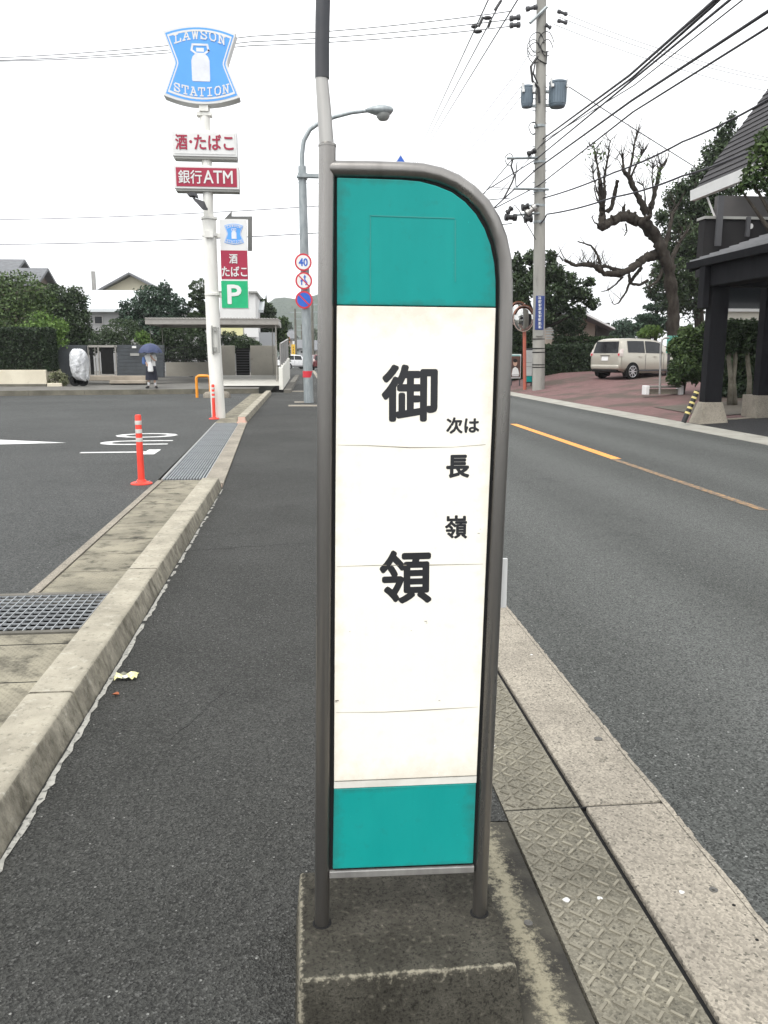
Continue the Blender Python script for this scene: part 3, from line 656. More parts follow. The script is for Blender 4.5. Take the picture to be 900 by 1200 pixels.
# ================================================================ DRAIN GRATES
dg = thing('drain_grate', 'square-mesh steel drain grate set in the gutter near the kerb', 'drain grate', (-1.7, 4.9, 0))
x0, x1, y0, y1 = -2.23, -1.262, 4.545, 5.255
fr = MB()
fr.box((x0 - .02, y0 - .042, -.06), (x1 + .085, y0, .006)); fr.box((x0 - .02, y1, -.06), (x1 + .085, y1 + .045, .006)); fr.box((x1 + .002, y0, -.06), (x1 + .04, y1, .005)); fr.box((x0 - .02, y0, -.06), (x0, y1, .005))
fr.build('frame', CONC_FAR, dg)
br_ = MB(); n = 19
for i in range(n + 1): x = x0 + (x1 - x0) * i / n; br_.box((x - .003, y0, -.010), (x + .003, y1, .003))
for i in range(11): y = y0 + (y1 - y0) * i / 10; br_.box((x0, y - .003, -.008), (x1, y + .003, .0022))
br_.build('bars', GALV_D, dg)
pt = MB(); pt.box((x0 - .02, y0 - .03, -.42), (x1 + .08, y1 + .03, -.36)); pt.build('pit', BLACKM, dg)
pw = MB(); pw.box((x1 + .045, y0, -.4), (x1 + .085, y1, -.002)); pw.build('pit_wall', CONC_FAR, dg)
g0 = None
for k in range(9):
    yy = 10.24 + k * .965; xc = -1.452 - .23 * (k + .5) / 9
    if g0 is None:
        g0 = thing('channel_grate', 'ribbed galvanised channel grate in the row across the parking lot entrance', 'drain grate', (xc, yy, 0), group='channel grates across the lot entrance')
        b_ = MB()
        for i in range(15): x = -.25 + i * .5 / 14; b_.box((x - .007, .02, -.03), (x + .007, .94, .006))
        for i in range(5): b_.box((-.255, .02 + i * .225, -.04), (.255, .032 + i * .225, -.012))
        b_.build('bars', GALV_D, g0, world=False)
        f_ = MB(); f_.box((-.275, 0, -.06), (-.258, .962, .012)); f_.box((.258, 0, -.06), (.275, .962, .012)); f_.each('rim', M('rim_pale', (.38, .38, .36), rough=.6), g0, world=False)
        gt = g0
    else: gt = copy_tree(g0)
    gt.location = (xc, yy, 0); gt.rotation_euler.z = .0255
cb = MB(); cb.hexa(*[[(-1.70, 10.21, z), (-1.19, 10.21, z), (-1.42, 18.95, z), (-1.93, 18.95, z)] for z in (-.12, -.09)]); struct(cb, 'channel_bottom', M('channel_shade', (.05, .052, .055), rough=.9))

# ================================================================ FLEXIBLE POSTS
def flex_post(px, py, label):
    c = G(px, py); t = thing('flexible_post', label, 'traffic post', (c.x, c.y, 0), group='orange flexible posts at the lot entrance')
    MB().lathe([(.125, 0), (.125, .012), (.105, .022), (.06, .03), (.052, .05), (.04, .055)], (0, 0, 0), 28).build('foot', CONE, t, world=False, smooth='auto')
    MB().lathe([(.040, .03), (.038, .30), (.036, .80), (.030, .815), (.001, .818)], (0, 0, 0), 24, close=False).build('stem', CONE, t, world=False, smooth='auto')
    refl = M('reflective_band', (.62, .60, .56), (.52, .50, .47), 12, .35)
    for z in (.50, .60, .70): MB().lathe([(.0365, z), (.0392, z + .002), (.0390, z + .045), (.0365, z + .047)], (0, 0, 0), 24, close=False).build('band', refl, t, world=False, smooth='auto')
    for a in (0, 2.1, 4.2): MB().lathe([(.010, 0), (.010, .010), (.001, .012)], (.092 * math.cos(a), .092 * math.sin(a), .027), 8, close=False).build('bolt', GALV_D, t, world=False)
flex_post(166, 567, 'orange-red flexible post with pale bands standing at the near end of the channel grating')
flex_post(251, 491, 'orange-red flexible post with pale bands right against the white sign pole')

# ================================================================ STORE SIGN POLE
PY = 20.4
sp = thing('store_sign_pole', 'tall white convenience store sign pole with blue, white and crimson signboards', 'sign pole', tuple(G(256, 491)))
pl = MB(); pl.tube([P(256.5, 493, PY), P(250.5, 400, PY), P(244.8, 258, PY)], [.165, .163, .16], 24); pl.build('pole', WHITE_POLE, sp, smooth='auto')
pl = MB(); pl.tube([P(244.6, 259, PY), P(243.6, 225, PY), P(239.5, 118, PY)], .118, 20); pl.build('upper_pole', WHITE_POLE, sp, smooth='auto')
cl = MB()
for yy, r in ((256, .168), (276, .165), (345, .17)):
    c = P(245 + (yy - 256) * .05, yy, PY); cl.lathe([(r, -.03), (r + .02, -.025), (r + .02, .025), (r, .03)], c, 20)
c = P(246, 276, PY); cl.box((c.x - .1, PY - .24, c.z - .07), (c.x + .1, PY - .17, c.z + .07))
for yy in (276, 346):
    c = P(246, yy, PY); e = P(260, yy, PY); cl.box((c.x + .15, PY - .05, c.z - .05), (e.x, PY + .05, c.z + .05))
cl.each('clamp', WHITE_POLE, sp)
gr_ = MB()
for yy in (386, 410):
    a, b = P(250, yy - 3, PY - .2), P(254, yy + 2, PY - .2); gr_.box((a.x, PY - .22, b.z), (b.x, PY - .16, a.z))
a, b = P(248.5, 382, PY), P(251, 415, PY); gr_.box((a.x, PY - .24, b.z), (b.x, PY - .17, a.z)); a, b = P(256, 384, PY), P(258.5, 414, PY); gr_.box((a.x, PY - .24, b.z), (b.x, PY - .17, a.z)); gr_.each('cable_box', GREY_TRIM, sp)
# emblem board
def shape(k, kt=1.0):   # outline of the board in (u, v), |u|,|v| <= 1
    pts = []
    for i in range(13): t = -1 + 2 * i / 12; pts.append((t * .95, .82 + .18 * (1 - t * t)))
    pts += [(.70, .10), (.69, .02), (.72, -.08)]
    for i in range(13): t = 1 - 2 * i / 12; pts.append((t * 1.0, -.80 - .20 * (1 - t * t)))
    pts += [(-.72, -.08), (-.69, .02), (-.70, .10)]
    return [(u * (k if True else 1), v * (1 - (1 - k) * kt)) for u, v in pts]
def emblem(parent, cx, cz, hw, hh, Y, depth, bodyname, mini=False):
    m3 = lambda u, v, o: Vector((cx + u * hw, Y - o, cz + v * hh))
    if not mini:
        b = MB(); b.prism([m3(u, v, 0) for u, v in shape(1.0)], (0, depth, 0)); root = b.build(bodyname, [WHITE], parent, bevel=.012)
    else: root = parent
    b = MB(); b.prism([m3(u, v, .004) for u, v in shape(.93)], (0, .006, 0)); b.build('emblem_field', SKYB, root)
    o1, o2 = shape(.88), shape(.83); b = MB(); n = len(o1)
    for i in range(n): j = (i + 1) % n; b.quad(m3(*o1[i], .007), m3(*o1[j], .007), m3(*o2[j], .007), m3(*o2[i], .007))
    b.build('emblem_border', WHITE, root)
    b = MB(); w = .035 * hw * 2 * .9
    stroke_word(b, 'LAWSON', lambda s, t: m3(-.68 + 1.36 * s, .50 + .20 * t + .15 * (1 - (2 * s - 1) ** 2), .009), w * .5)
    stroke_word(b, 'STATION', lambda s, t: m3(-.74 + 1.48 * s, -.66 + .20 * t - .13 * (1 - (2 * s - 1) ** 2), .009), w * .5)
    b.build('lettering', WHITE, root)
    b = MB(); out = [(-.22, -.42), (.22, -.42), (.235, -.38), (.235, .10), (.20, .20), (.13, .27), (.10, .30), (.10, .42), (-.10, .42), (-.10, .30), (-.13, .27), (-.20, .20), (-.235, .10), (-.235, -.38)]
    b.prism([m3(u, v, .010) for u, v in out], (0, .003, 0))
    for a, c in (((-.10, .27), (-.22, .36)), ((-.22, .36), (-.19, .50)), ((-.19, .50), (.19, .50)), ((.19, .50), (.22, .36)), ((.22, .36), (.10, .27))):
        oo = .012 + .0008 * abs(a[0] * 3 + c[1]); a, c = m3(*a, oo), m3(*c, oo); t = (c - a).normalized(); nn = Vector((-t.z, 0, t.x)) * w * .4; e = t * w * .3; b.quad(a - e - nn, c + e - nn, c + e + nn, a - e + nn)
    b.build('milk_can', M('can_white', (.72, .74, .80), rough=.4), root)
    b = MB(); b.quad(m3(-.105, .30, .0112), m3(.105, .30, .0112), m3(.12, .325, .0112), m3(-.12, .325, .0112)); b.build('can_neck_line', SKYB, root)
tc, bc = P(233.5, 32.5, PY), P(238, 125, PY)
emblem(sp, P(236.3, 80, PY).x, (tc.z + bc.z) / 2, P(279.5, 80, PY).x - P(236, 80, PY).x + .02, (tc.z - bc.z) / 2, PY - .18, .36, 'emblem_board')
b = MB(); c = P(239.5, 131, PY); b.box((c.x - .17, PY - .12, c.z - .1), (c.x + .17, PY + .12, c.z - .03)); b.box((c.x - .1, PY - .15, c.z - .02), (c.x + .1, PY + .15, c.z + .12)); b.build('mount', WHITE_POLE, sp)
def board(px0, py0, px1, py1, mat, name, mat_edge=WHITE):
    a, b2 = P(px0, py0, PY - .2), P(px1, py1, PY - .2)
    b = MB(); b.box((a.x, PY - .18, b2.z), (b2.x, PY + .18, a.z)); root = b.build(name, mat_edge, sp, bevel=.012)
    f = MB(); e = .05; f.box((a.x + e, PY - .19, b2.z + e), (b2.x - e, PY - .175, a.z - e)); f.build('face', mat, root)
    l = MB(); l.box((a.x + .03, PY - .16, b2.z - .045), (b2.x - .01, PY + .17, b2.z - .004)); l.build('under_rail', GREY_TRIM, root)
    return root
r1 = board(200.5, 152, 278, 184, WHITE, 'white_signboard'); l = MB(); letter_rect(l, '酒', 205, 157, 220, 175.5, PY - .19, .022, .004, .0012); 
a = P(223.5, 166, PY - .19); l.prism([(a.x + .035 * math.cos(i * PI / 5), a.y - .004, a.z + .035 * math.sin(i * PI / 5)) for i in range(10)], (0, .003, 0))
letter_rect(l, 'たばこ', 227, 157, 274, 176.5, PY - .19, .022, .004, .0012); l.build('lettering', CRIMSON, r1)
r2 = board(203, 193, 280.5, 222, CRIMSON, 'crimson_signboard'); l = MB(); letter_rect(l, '銀行', 208.5, 199, 237, 215.5, PY - .19, .012, .004, .0012); letter_rect(l, 'ATM', 238, 199.5, 273, 215.5, PY - .19, .016, .004, .0012); l.build('lettering', WHITE, r2)
# floodlight
fl_ = MB(); c = P(238, 246, PY - .2); e = P(224, 236, PY - .4)
fl_.hexa([P(225, 232, PY - .55), P(237.5, 246, PY - .55), P(244, 247, PY - .4), P(240, 236, PY - .4)], [P(225, 231, PY - .25), P(237.5, 245, PY - .25), P(244, 244, PY - .2), P(232, 234, PY - .2)])
fl_.build('floodlight', DARKGREY, sp, bevel=.02); b = MB(); b.prism([P(219, 227, PY - .5), P(224, 224.5, PY - .5), P(230, 226, PY - .5), P(231.5, 231, PY - .5), P(227, 229, PY - .5), P(221, 229, PY - .5)], (0, .25, 0)); b.tube([P(227, 229, PY - .35), P(229, 236, PY - .38)], .02, 8); b.build('floodlight_visor', DARKGREY, sp)
# parking board
YB = PY - .06
def pr(px0, py0, px1, py1, y0, y1, mat, name, par, bev=0):
    a, b2 = P(px0, py0, y0), P(px1, py1, y0); b = MB(); b.box((a.x, y0, b2.z), (b2.x, y1, a.z)); return b.build(name, mat, par, bevel=bev)
pbd = pr(257, 256.5, 291.8, 362, YB, YB + .1, WHITE, 'parking_board', sp, .01)
c = P(274.2, 274.5, YB); emblem(pbd, c.x, c.z, P(286.5, 274, YB).x - c.x, P(274, 261.5, YB).z - c.z, YB - .004, .02, '', mini=True)
pr(258.4, 293.3, 290.6, 327.2, YB - .006, YB - .001, CRIMSON, 'tobacco_face', pbd)
pr(259, 329, 291, 361, YB - .006, YB - .001, GREEN, 'green_face', pbd)
l = MB(); letter_rect(l, '酒', 268.3, 297.5, 278.5, 309, YB - .006, .02, .004, .0012); letter_rect(l, 'たばこ', 259.8, 312, 290, 324.3, YB - .006, .02, .004, .0012)
letter_rect(l, 'P', 266, 333.5, 283.5, 356.5, YB - .006, .035, .004, .0012); l.build('lettering', WHITE, pbd)
bk = MB(); bk.prism([P(262.5, 257, PY + .25), P(271.5, 247.5, PY + .25), P(271.5, 253.5, PY + .25), P(295.5, 253.5, PY + .25), P(295.5, 294, PY + .25), P(290.5, 294, PY + .25), P(290.5, 257, PY + .25)], (0, .05, 0)); bk.build('back_plate', M('plate_back', (.19, .19, .18), rough=.5), sp)
ft = MB(); 
# ================================================================ ORANGE U RAIL
ur = thing('barrier_rail', 'orange steel hoop barrier with round concrete feet behind the white pole', 'barrier', tuple(G(238, 466)))
a, b = G(231, 466), G(247, 466); zt = P(231, 440.5, a.y).z
MB().tube([(a.x, a.y, 0), (a.x, a.y, zt - .12), (a.x + .02, a.y, zt - .04), (a.x + .1, a.y, zt), (b.x - .1, b.y, zt), (b.x - .02, b.y, zt - .04), (b.x, b.y, zt - .12), (b.x, b.y, 0)], .05, 12).build('hoop', ORANGE, ur, smooth='auto')
for q, r in ((b, .27), (G(263, 466), .22)): MB().lathe([(r, 0), (r * .97, .12), (r * .7, .2), (.05, .22)], (q.x, q.y, 0), 20).build('concrete_foot', CONC_PALE, ur, smooth='auto')

# ================================================================ STREET LAMP WITH TRAFFIC SIGNS
LY = 26.8
lp = thing('street_lamp', 'galvanised street lamp pole carrying three round traffic signs and a curved lamp arm', 'street lamp', tuple(G(362, 472)))
MB().tube([P(362, 473, LY), P(357.5, 330, LY), P(354, 195, LY)], [.155, .14, .118], 20).build('pole', GALV, lp, smooth='auto')
MB().tube([P(354, 200, LY), P(354, 180, LY), P(356, 165, LY), P(363, 152, LY), P(374, 144, LY), P(392, 137, LY), P(412, 132, LY), P(434, 129.5, LY)], [.075, .07, .068, .066, .064, .06, .055, .05], 12).build('lamp_arm', GALV, lp, smooth='auto')
hd = MB(); rings = []
for px, r, zc in ((428, .06, 129.3), (435, .16, 129), (443, .24, 129.5), (451, .25, 130), (458, .18, 129.6), (461, .05, 129)):
    c = P(px, zc, LY); rings.append([(c.x, c.y + r * math.cos(a * PI / 6), c.z + r * .62 * math.sin(a * PI / 6)) for a in range(12)])
hd.loft(rings); hd.build('lamp_head', GALV, lp, smooth=True)
c = P(449, 135, LY); MB().lathe([(.02, -.17), (.13, -.14), (.20, -.06), (.21, .05)], c, 16).build('lamp_glass', M('lamp_glass', (.30, .31, .30), rough=.2), lp, smooth='auto')
MB().lathe([(.158, 0), (.158, .2)], P(360.6, 438.5, LY) - Vector((0, 0, .1)), 20).build('red_band', RED, lp, smooth='auto')
cl = MB(); a, b = P(347, 203.5, LY), P(373, 210.5, LY); cl.box((a.x + .1, LY - .2, b.z + .03), (b.x, LY - .1, a.z - .03)); cl.lathe([(.15, 0), (.15, .18)], P(354.6, 210.5, LY), 12)
cl.tube([P(347.5, 207, LY - .15), P(375, 207.5, LY - .15), P(486, 210.5, LY - .15)], .045, 10); cl.build('sign_arm', GALV, lp)
WSIGN = M('sign_white', (.82, .82, .80), rough=.4)
def rsign(px, py, rp, face, name):
    c = P(px, py, LY - .2); r = rp * LY / 988 * 1.0; b = MB(); b.disc(c, r, .012); s = b.build(name, RED, lp)
    b = MB(); b.disc((c.x, c.y - .004, c.z), r * .80, .004); b.build('face', face, s); 
    return s, (c.x, c.y - .004, c.z), r
def bar(mb, c, r, u0, v0, u1, v1, w, off):
    a, b = Vector((c[0] + u0 * r, c[1] - off, c[2] + v0 * r)), Vector((c[0] + u1 * r, c[1] - off, c[2] + v1 * r)); t = (b - a).normalized(); n = Vector((-t.z, 0, t.x)) * w * r / 2
    mb.quad(a - n, b - n, b + n, a + n)
s, c, r = rsign(355.3, 307.3, 9.7, WSIGN, 'speed_limit_sign'); l = MB()
letter(l, '40', lambda u, v, k: (c[0] + (u - .5) * 1.06 * r, c[1] - .003 - k, c[2] + (v - .5) * .92 * r), .03, .0005, .9); l.build('numeral', BLUE, s)
s, c, r = rsign(356, 329, 9.7, WSIGN, 'no_overtaking_sign'); l = MB()
for q in ((-.25, -.5, -.25, 0, .14), (.2, -.5, .38, -.25, .14), (.38, -.25, .12, .1, .14), (.12, .1, .12, .4, .14)): bar(l, c, r, *q, .003)
for x, y in ((.12, .65), (-.25, .2)): l.quad(*[(c[0] + (x + u) * r, c[1] - .0036, c[2] + (y + v) * r) for u, v in ((-.18, -.28), (.18, -.28), (0, .05))])
l.build('arrows', BLUE, s); l = MB(); bar(l, c, r, -.58, .58, .58, -.58, .14, .006); l.build('slash', RED, s)
s, c, r = rsign(356.3, 351.3, 9.9, BLUE, 'no_parking_sign'); l = MB(); bar(l, c, r, -.58, .58, .58, -.58, .16, .004); l.build('slash', RED, s)
cs = MB(); Y2 = LY - .22; cx_ = P(469.5, 180, Y2); hw = .42; poly = [(cx_.x, cx_.z), (cx_.x + hw, cx_.z - .62), (cx_.x + hw * .92, cx_.z - .78), (cx_.x - hw * .92, cx_.z - .78), (cx_.x - hw, cx_.z - .62)]
cs.prism([(x, Y2, z) for x, z in poly], (0, .02, 0)); cso = cs.build('crossing_sign', WSIGN, lp)
q = MB(); q.prism([(cx_.x + (x - cx_.x) * .88, Y2 - .004, cx_.z - .42 + (z - cx_.z + .42) * .88) for x, z in poly], (0, .004, 0)); q.build('blue_field', BLUE, cso)
q = MB(); q.quad((cx_.x - .2, Y2 - .007, cx_.z - .68), (cx_.x + .2, Y2 - .007, cx_.z - .68), (cx_.x, Y2 - .007, cx_.z - .3)); q.build('white_triangle', WSIGN, cso)

# ================================================================ LEFT BACKGROUND
def rect(px0, py0, px1, py1, Y, th, mb=None):
    a, b = P(px0, py0, Y), P(px1, py1, Y); mb = mb or MB(); mb.box((a.x, Y, b.z), (b.x, Y + th, a.z)); return mb
def Bl(px, py, rx, ry, Y, rd=None):
    c = P(px, py, Y); k = Y / 988; return ((c.x, c.y, c.z), (rx * k, (rd or rx) * k, ry * k))
def gbase(px, Y, z): return (P(px, 400, Y).x, Y, z)
CREAMW = M('cream_wall', (.66, .61, .49), (.58, .53, .42), 1.5, .85, spec=.2, c3=(.38, .34, .26), c3scale=4, c3lim=(.62, .78))
BLOCKW = M('dark_block', (.075, .083, .09), (.055, .06, .066), 3, .85, spec=.2)
BEIGEW = M('beige_wall', (.42, .40, .35), (.36, .34, .30), 1.2, .85, spec=.2, c3=(.25, .235, .20), c3scale=3, c3lim=(.62, .8))
WHITEW = M('white_wall', (.70, .70, .69), (.62, .62, .61), .8, .8, spec=.2)
TILE = M('roof_tile_grey', (.15, .155, .165), (.10, .105, .11), 3, .6, stretch=(1, 1, 4))
TILE_B = M('roof_tile_brown', (.10, .08, .065), (.07, .055, .045), 3, .7)
GLASS = M('window_glass', (.012, .014, .016), rough=.12, spec=.35)
ALU = M('aluminium_bronze', (.34, .325, .30), (.30, .285, .26), 6, .45, .4)

# planter wall with clipped hedge
pw = MB(); rect(-260, 434, 55, 452, 34.9, 2.2, pw); pw_t = pw.build('planter_wall', CREAMW, bevel=.02); tag(pw_t, 'cream rendered planter wall under the clipped hedge at the far edge of the lot', 'wall')
b = MB(); rect(-260, 451, 55, 457.5, 34.84, .2, b); b.build('wall_base', M('stained_base', (.16, .15, .12), (.10, .095, .075), 2, .9), pw_t); b = MB(); rect(55, 449, 73, 457, 34.84, .6, b); b.build('end_block', CREAMW, pw_t, bevel=.02)
hd = thing('clipped_hedge', 'dark box-clipped hedge growing from the cream planter wall', 'hedge', gbase(20, 35.3, 1.0))
a, b = P(-250, 384, 35.1), P(55.5, 435, 35.1); hedge_mb(a.x, b.x, 35.05, 36.6, b.z, a.z, 26000, .055).build('foliage', L_DARK, hd); MB().box((a.x + .1, 35.22, b.z), (b.x - .12, 36.5, a.z - .12)).build('core', leaf_mat('hedge_fill', (.012, .016, .008)), hd)  # plain dark box added inside so the leaves are not see-through
tree('bright_bush', 'bright yellow-green rounded bush rising behind the clipped hedge', gbase(45, 37.4, .4), clumps(P(45, 391, 37.4), (1.25, .9, .95), 18, .42, 3), 6000, .055, L_BRIGHT, .06, cat='bush')
tree('variegated_shrub', 'low grey-green variegated shrub at the end of the cream planter wall', gbase(68, 35.1, .25), clumps(P(67, 445, 35.1), (.42, .35, .38), 8, .5, 5), 900, .05, L_GREY, .02, cat='shrub')
tree('garden_tree', 'broad dark olive-green tree behind the hedge at the left edge', gbase(18, 41, .4), [Bl(0, 350, 30, 28, 41), Bl(28, 345, 28, 24, 41), Bl(-30, 340, 30, 30, 41), Bl(15, 372, 40, 24, 40.5), Bl(50, 362, 24, 24, 41), Bl(10, 400, 50, 22, 41)], 15000, .075, L_MID, .16)
tree('garden_tree', 'dark feathery tree with upright shoots left of the white-roofed house', gbase(78, 42, .4), [Bl(68, 352, 22, 16, 42), Bl(85, 358, 18, 20, 42), Bl(80, 380, 24, 24, 42), Bl(92, 385, 16, 20, 42), Bl(62, 340, 6, 8, 42), Bl(88, 345, 5, 9, 42), Bl(97, 352, 4, 8, 42), Bl(105, 400, 22, 14, 42), Bl(76, 402, 24, 16, 42)], 13000, .07, L_DARK, .14)
# boundary walls and gate
o = rect(64, 404.5, 103.5, 447, 37.0, .2).build('block_wall', BLOCKW, bevel=.01); tag(o, 'dark grey block wall between the hedge and the double gate', 'wall')
mw = thing('mailbox_wall', 'dark slate block wall with a nameplate and mail slot beside the umbrella', 'wall', gbase(152, 36.7, .4))
bw = MB()
for k in range(9): y0 = 404 + k * 4.2; rect(137, y0 + .25, 192, y0 + 4.2, 36.7, .3, bw)
bw.build('wall', BLOCKW, mw, bevel=.01); rect(137.5, 404.2, 191.5, 442, 36.72, .22).build('mortar', DARKGREY, mw)
rect(152.5, 414, 163, 417, 36.66, .04).build('mail_slot', GREY_TRIM, mw); rect(154.5, 405.5, 159.5, 408, 36.66, .04).build('nameplate', WHITE, mw)
gt = thing('double_gate', 'grey framed double gate with dark panels left of the slate wall', 'gate', gbase(120, 37.1, .5))
fr = MB(); rect(103.5, 404.5, 137, 407, 37.05, .1, fr); rect(134, 405, 137.5, 441, 37.05, .1, fr); rect(110.5, 406, 113, 441, 37.05, .1, fr); rect(114, 406, 117.5, 441, 37.05, .1, fr); rect(103, 405, 104.5, 441, 37.05, .1, fr); rect(117, 438.5, 134, 441, 37.06, .08, fr)
fr.build('frame', ALU, gt); rect(104.5, 407, 110.5, 439, 37.1, .04).build('leaf', BLACKM, gt); rect(117.5, 407, 134, 439, 37.1, .04).build('leaf', BLACKM, gt); rect(111.5, 418, 116.5, 419.6, 36.98, .06).build('handle', STEEL_L, gt)
st = MB(); rect(97, 440.5, 172, 446, 36.3, 1.1, st); rect(128, 446, 171, 449.5, 35.9, .8, st); o = st.build('entrance_steps', M('step_stone', (.36, .31, .25), (.27, .235, .19), 2, .85), bevel=.02); tag(o, 'beige stone entrance steps in front of the double gate', 'steps')
# covered scooter
sc_ = thing('covered_scooter', 'scooter under a silver-white rain cover parked by the dark block wall', 'scooter', gbase(92, 34.9, .24))
rings = []; 
for py, l, r, d in ((446, 98.5, 104.2, .14), (444, 90, 104.5, .3), (440, 86, 104.4, .36), (434, 84, 104, .4), (428, 82.8, 103.6, .42), (421, 82, 102.8, .40), (416, 81.8, 101.5, .36), (412, 82.3, 99.5, .30), (410, 84, 96.5, .2), (409.3, 87, 93, .08)):
    a, b = P(l, py, 34.9), P(r, py, 34.9); c = (a + b) / 2; hw = (b.x - a.x) / 2; ring = []
    for j in range(36):
        t = 2 * PI * j / 36; f = .93 + (.20 * abs(math.sin(t * 3.5 + py * .12)) ** .6 - .08) * (1 if py > 412 else .4) + .05 * math.sin(t * 11 - py * .5)
        ring.append((c.x + hw * f * math.cos(t), c.y + d * f * math.sin(t), c.z + .03 * math.sin(t * 5)))
    rings.append(ring)
MB().loft(rings).build('cover', M('silver_cover', (.66, .67, .68), (.46, .47, .49), 5, .4, .1, bump=1, bscale=5, bdist=.12, c3=(.25, .25, .26), c3scale=7, c3lim=(.6, .68)), sc_, smooth='auto')
for px in (88, 97): c = P(px, 447, 34.9); MB().tube([(c.x, 34.85, .47), (c.x, 34.97, .47)], .21, 20).build('wheel', BLACKM, sc_, smooth='auto')
rect(85, 437, 99, 450.5, 34.85, .2).build('lower_body', BLACK, sc_, bevel=.04)

# carport
cp = thing('carport', 'bronze flat-roofed carport with slender posts beside the white sign pole', 'carport', gbase(250, 37, .4))
rf = MB(); a, b = P(170, 373.5, 37), P(326.5, 380.5, 37); rf.box((a.x, 36.95, b.z), (b.x, 37.1, a.z)); rf.box((a.x, 41.4, b.z), (b.x, 41.55, a.z)); rf.box((a.x, 37.1, b.z), (a.x + .1, 41.4, a.z)); rf.box((b.x - .1, 37.1, b.z), (b.x, 41.4, a.z)); rf.build('eave_beam', ALU, cp)
rs = MB(); n = 44
for i in range(n): x = a.x + (b.x - a.x) * i / n; rs.hexa([(x, 36.9, a.z), (x + .06, 36.9, a.z), (x + .06, 41.6, a.z + .12), (x, 41.6, a.z + .12)], [(x + .01, 36.9, a.z + .05), (x + .05, 36.9, a.z + .05), (x + .05, 41.6, a.z + .17), (x + .01, 41.6, a.z + .17)])
rs.hexa([(a.x, 36.93, a.z - .02), (b.x, 36.93, a.z - .02), (b.x, 41.58, a.z + .09), (a.x, 41.58, a.z + .09)], [(a.x, 36.93, a.z + .01), (b.x, 36.93, a.z + .01), (b.x, 41.58, a.z + .12), (a.x, 41.58, a.z + .12)]); rs.build('roof_sheet', ALU, cp)
for l, r, bot, Y in ((175.5, 178.7, 442, 37.1), (322.3, 325.3, 447, 37.1), (189.5, 192.3, 441, 40.5), (318.5, 320.8, 441, 41.2)):
    q = MB(); a2, b2 = P(l, 380, Y), P(r, bot, Y); q.box((a2.x, Y, max(.2, b2.z)), (b2.x, Y + .12, b.z + .02)); q.build('post', ALU, cp, bevel=.01)
fl2 = MB(); fl2.quad(*[Vector((p.x, p.y, z)) for p, z in ((P(262, 450, 34.4), .27), (P(327, 450, 34.4), .27), (P(329, 450, 42), .52), (P(258, 450, 42), .52))]); struct(fl2, 'carport_floor', M('carport_concrete', (.50, .49, .45), (.42, .41, .37), .8, .85))
gw = MB(); rect(194, 424.5, 246, 441, 42, .2, gw); o = gw.build('garden_wall', BEIGEW); tag(o, 'low beige wall under the iron railing inside the carport', 'wall')
fn = thing('iron_railing', 'black iron railing on the low beige wall under the carport', 'railing', gbase(220, 42, .9)); q = MB()
for px in np.arange(195, 246, 2.0): rect(px, 406, px + .55, 425, 42.05, .03, q)
for py in (406.5, 421): rect(194, py, 246, py + .8, 42.06, .03, q)
q.build('bars', BLACK, fn)
for l, r, lab in ((257, 276, 'beige wall panel left of the dark side door behind the carport'), (293, 325.5, 'wide beige wall panel right of the dark side door behind the carport')):
    o = rect(l, 405, r, 441, 42.4, .15).build('wall_panel', BEIGEW, bevel=.01); tag(o, lab, 'wall')
dr = thing('side_door', 'dark slatted side door between the two beige wall panels', 'door', gbase(284, 42.5, .5)); rect(276.2, 408, 292.8, 441, 42.5, .06).build('leaf', BLACKM, dr); q = MB()
for py in range(410, 440, 3): rect(277, py, 292, py + .8, 42.46, .03, q)
q.build('slats', DARKGREY, dr)
wl = thing('boundary_wall', 'white boundary wall sloping beside the sidewalk at the carport corner', 'wall', gbase(327, 34.6, .2))
xa, xb = P(327, 450, 34.5).x, P(336, 430, 44).x
MB().hexa([(xa, 34.5, .1), (xa + .16, 34.5, .1), (xb + .16, 44, .3), (xb, 44, .3)], [(xa, 34.5, 1.0), (xa + .16, 34.5, 1.0), (xb + .16, 44, 1.35), (xb, 44, 1.35)]).build('wall', M('bright_wall', (.76, .75, .69), (.68, .67, .60), 2, .8), wl, bevel=.01)
q = MB()
for i in range(6):
    t = i / 5; x = xa + (xb - xa) * t + .08; y = 34.6 + 9.3 * t; z = 1.0 + .35 * t; q.tube([(x, y, z - .02), (x, y, z + .95)], .03, 8)
q.tube([(xa + .08, 34.6, 1.95), (xb + .08, 43.9, 2.3)], .03, 8); q.each('fence_post', STEEL_L, wl)
q = MB(); q.quad((xa + .08, 34.62, 1.08), (xb + .08, 43.9, 1.42), (xb + .08, 43.9, 2.22), (xa + .08, 34.62, 1.88)); q.build('mesh_panel', M('fence_panel', (.16, .16, .16), rough=.5), wl)
sk = MB(); sk.hexa([(xa + .2, 33.9, 0), (xa + .5, 33.9, 0), (xb + .6, 60, 0), (xb + .3, 60, 0)], [(xa + .2, 33.9, .12), (xa + .48, 33.9, .12), (xb + .58, 60, .12), (xb + .3, 60, .12)]); struct(sk, 'walk_kerb', CONC_FAR)
sl = MB(); 
for (a_, b_, c_, d_) in ((335, 458, 360, 459.2), (345, 470.5, 359, 472), (338, 474.5, 372, 476.5)):
    p, q_ = G(a_, d_), G(c_, d_); r_, s__ = G(c_, b_), G(a_, b_); sl.quad(*[(v.x, v.y, .006) for v in (p, q_, r_, s__)])
struct(sl, 'walk_joint', CONC_PALE)

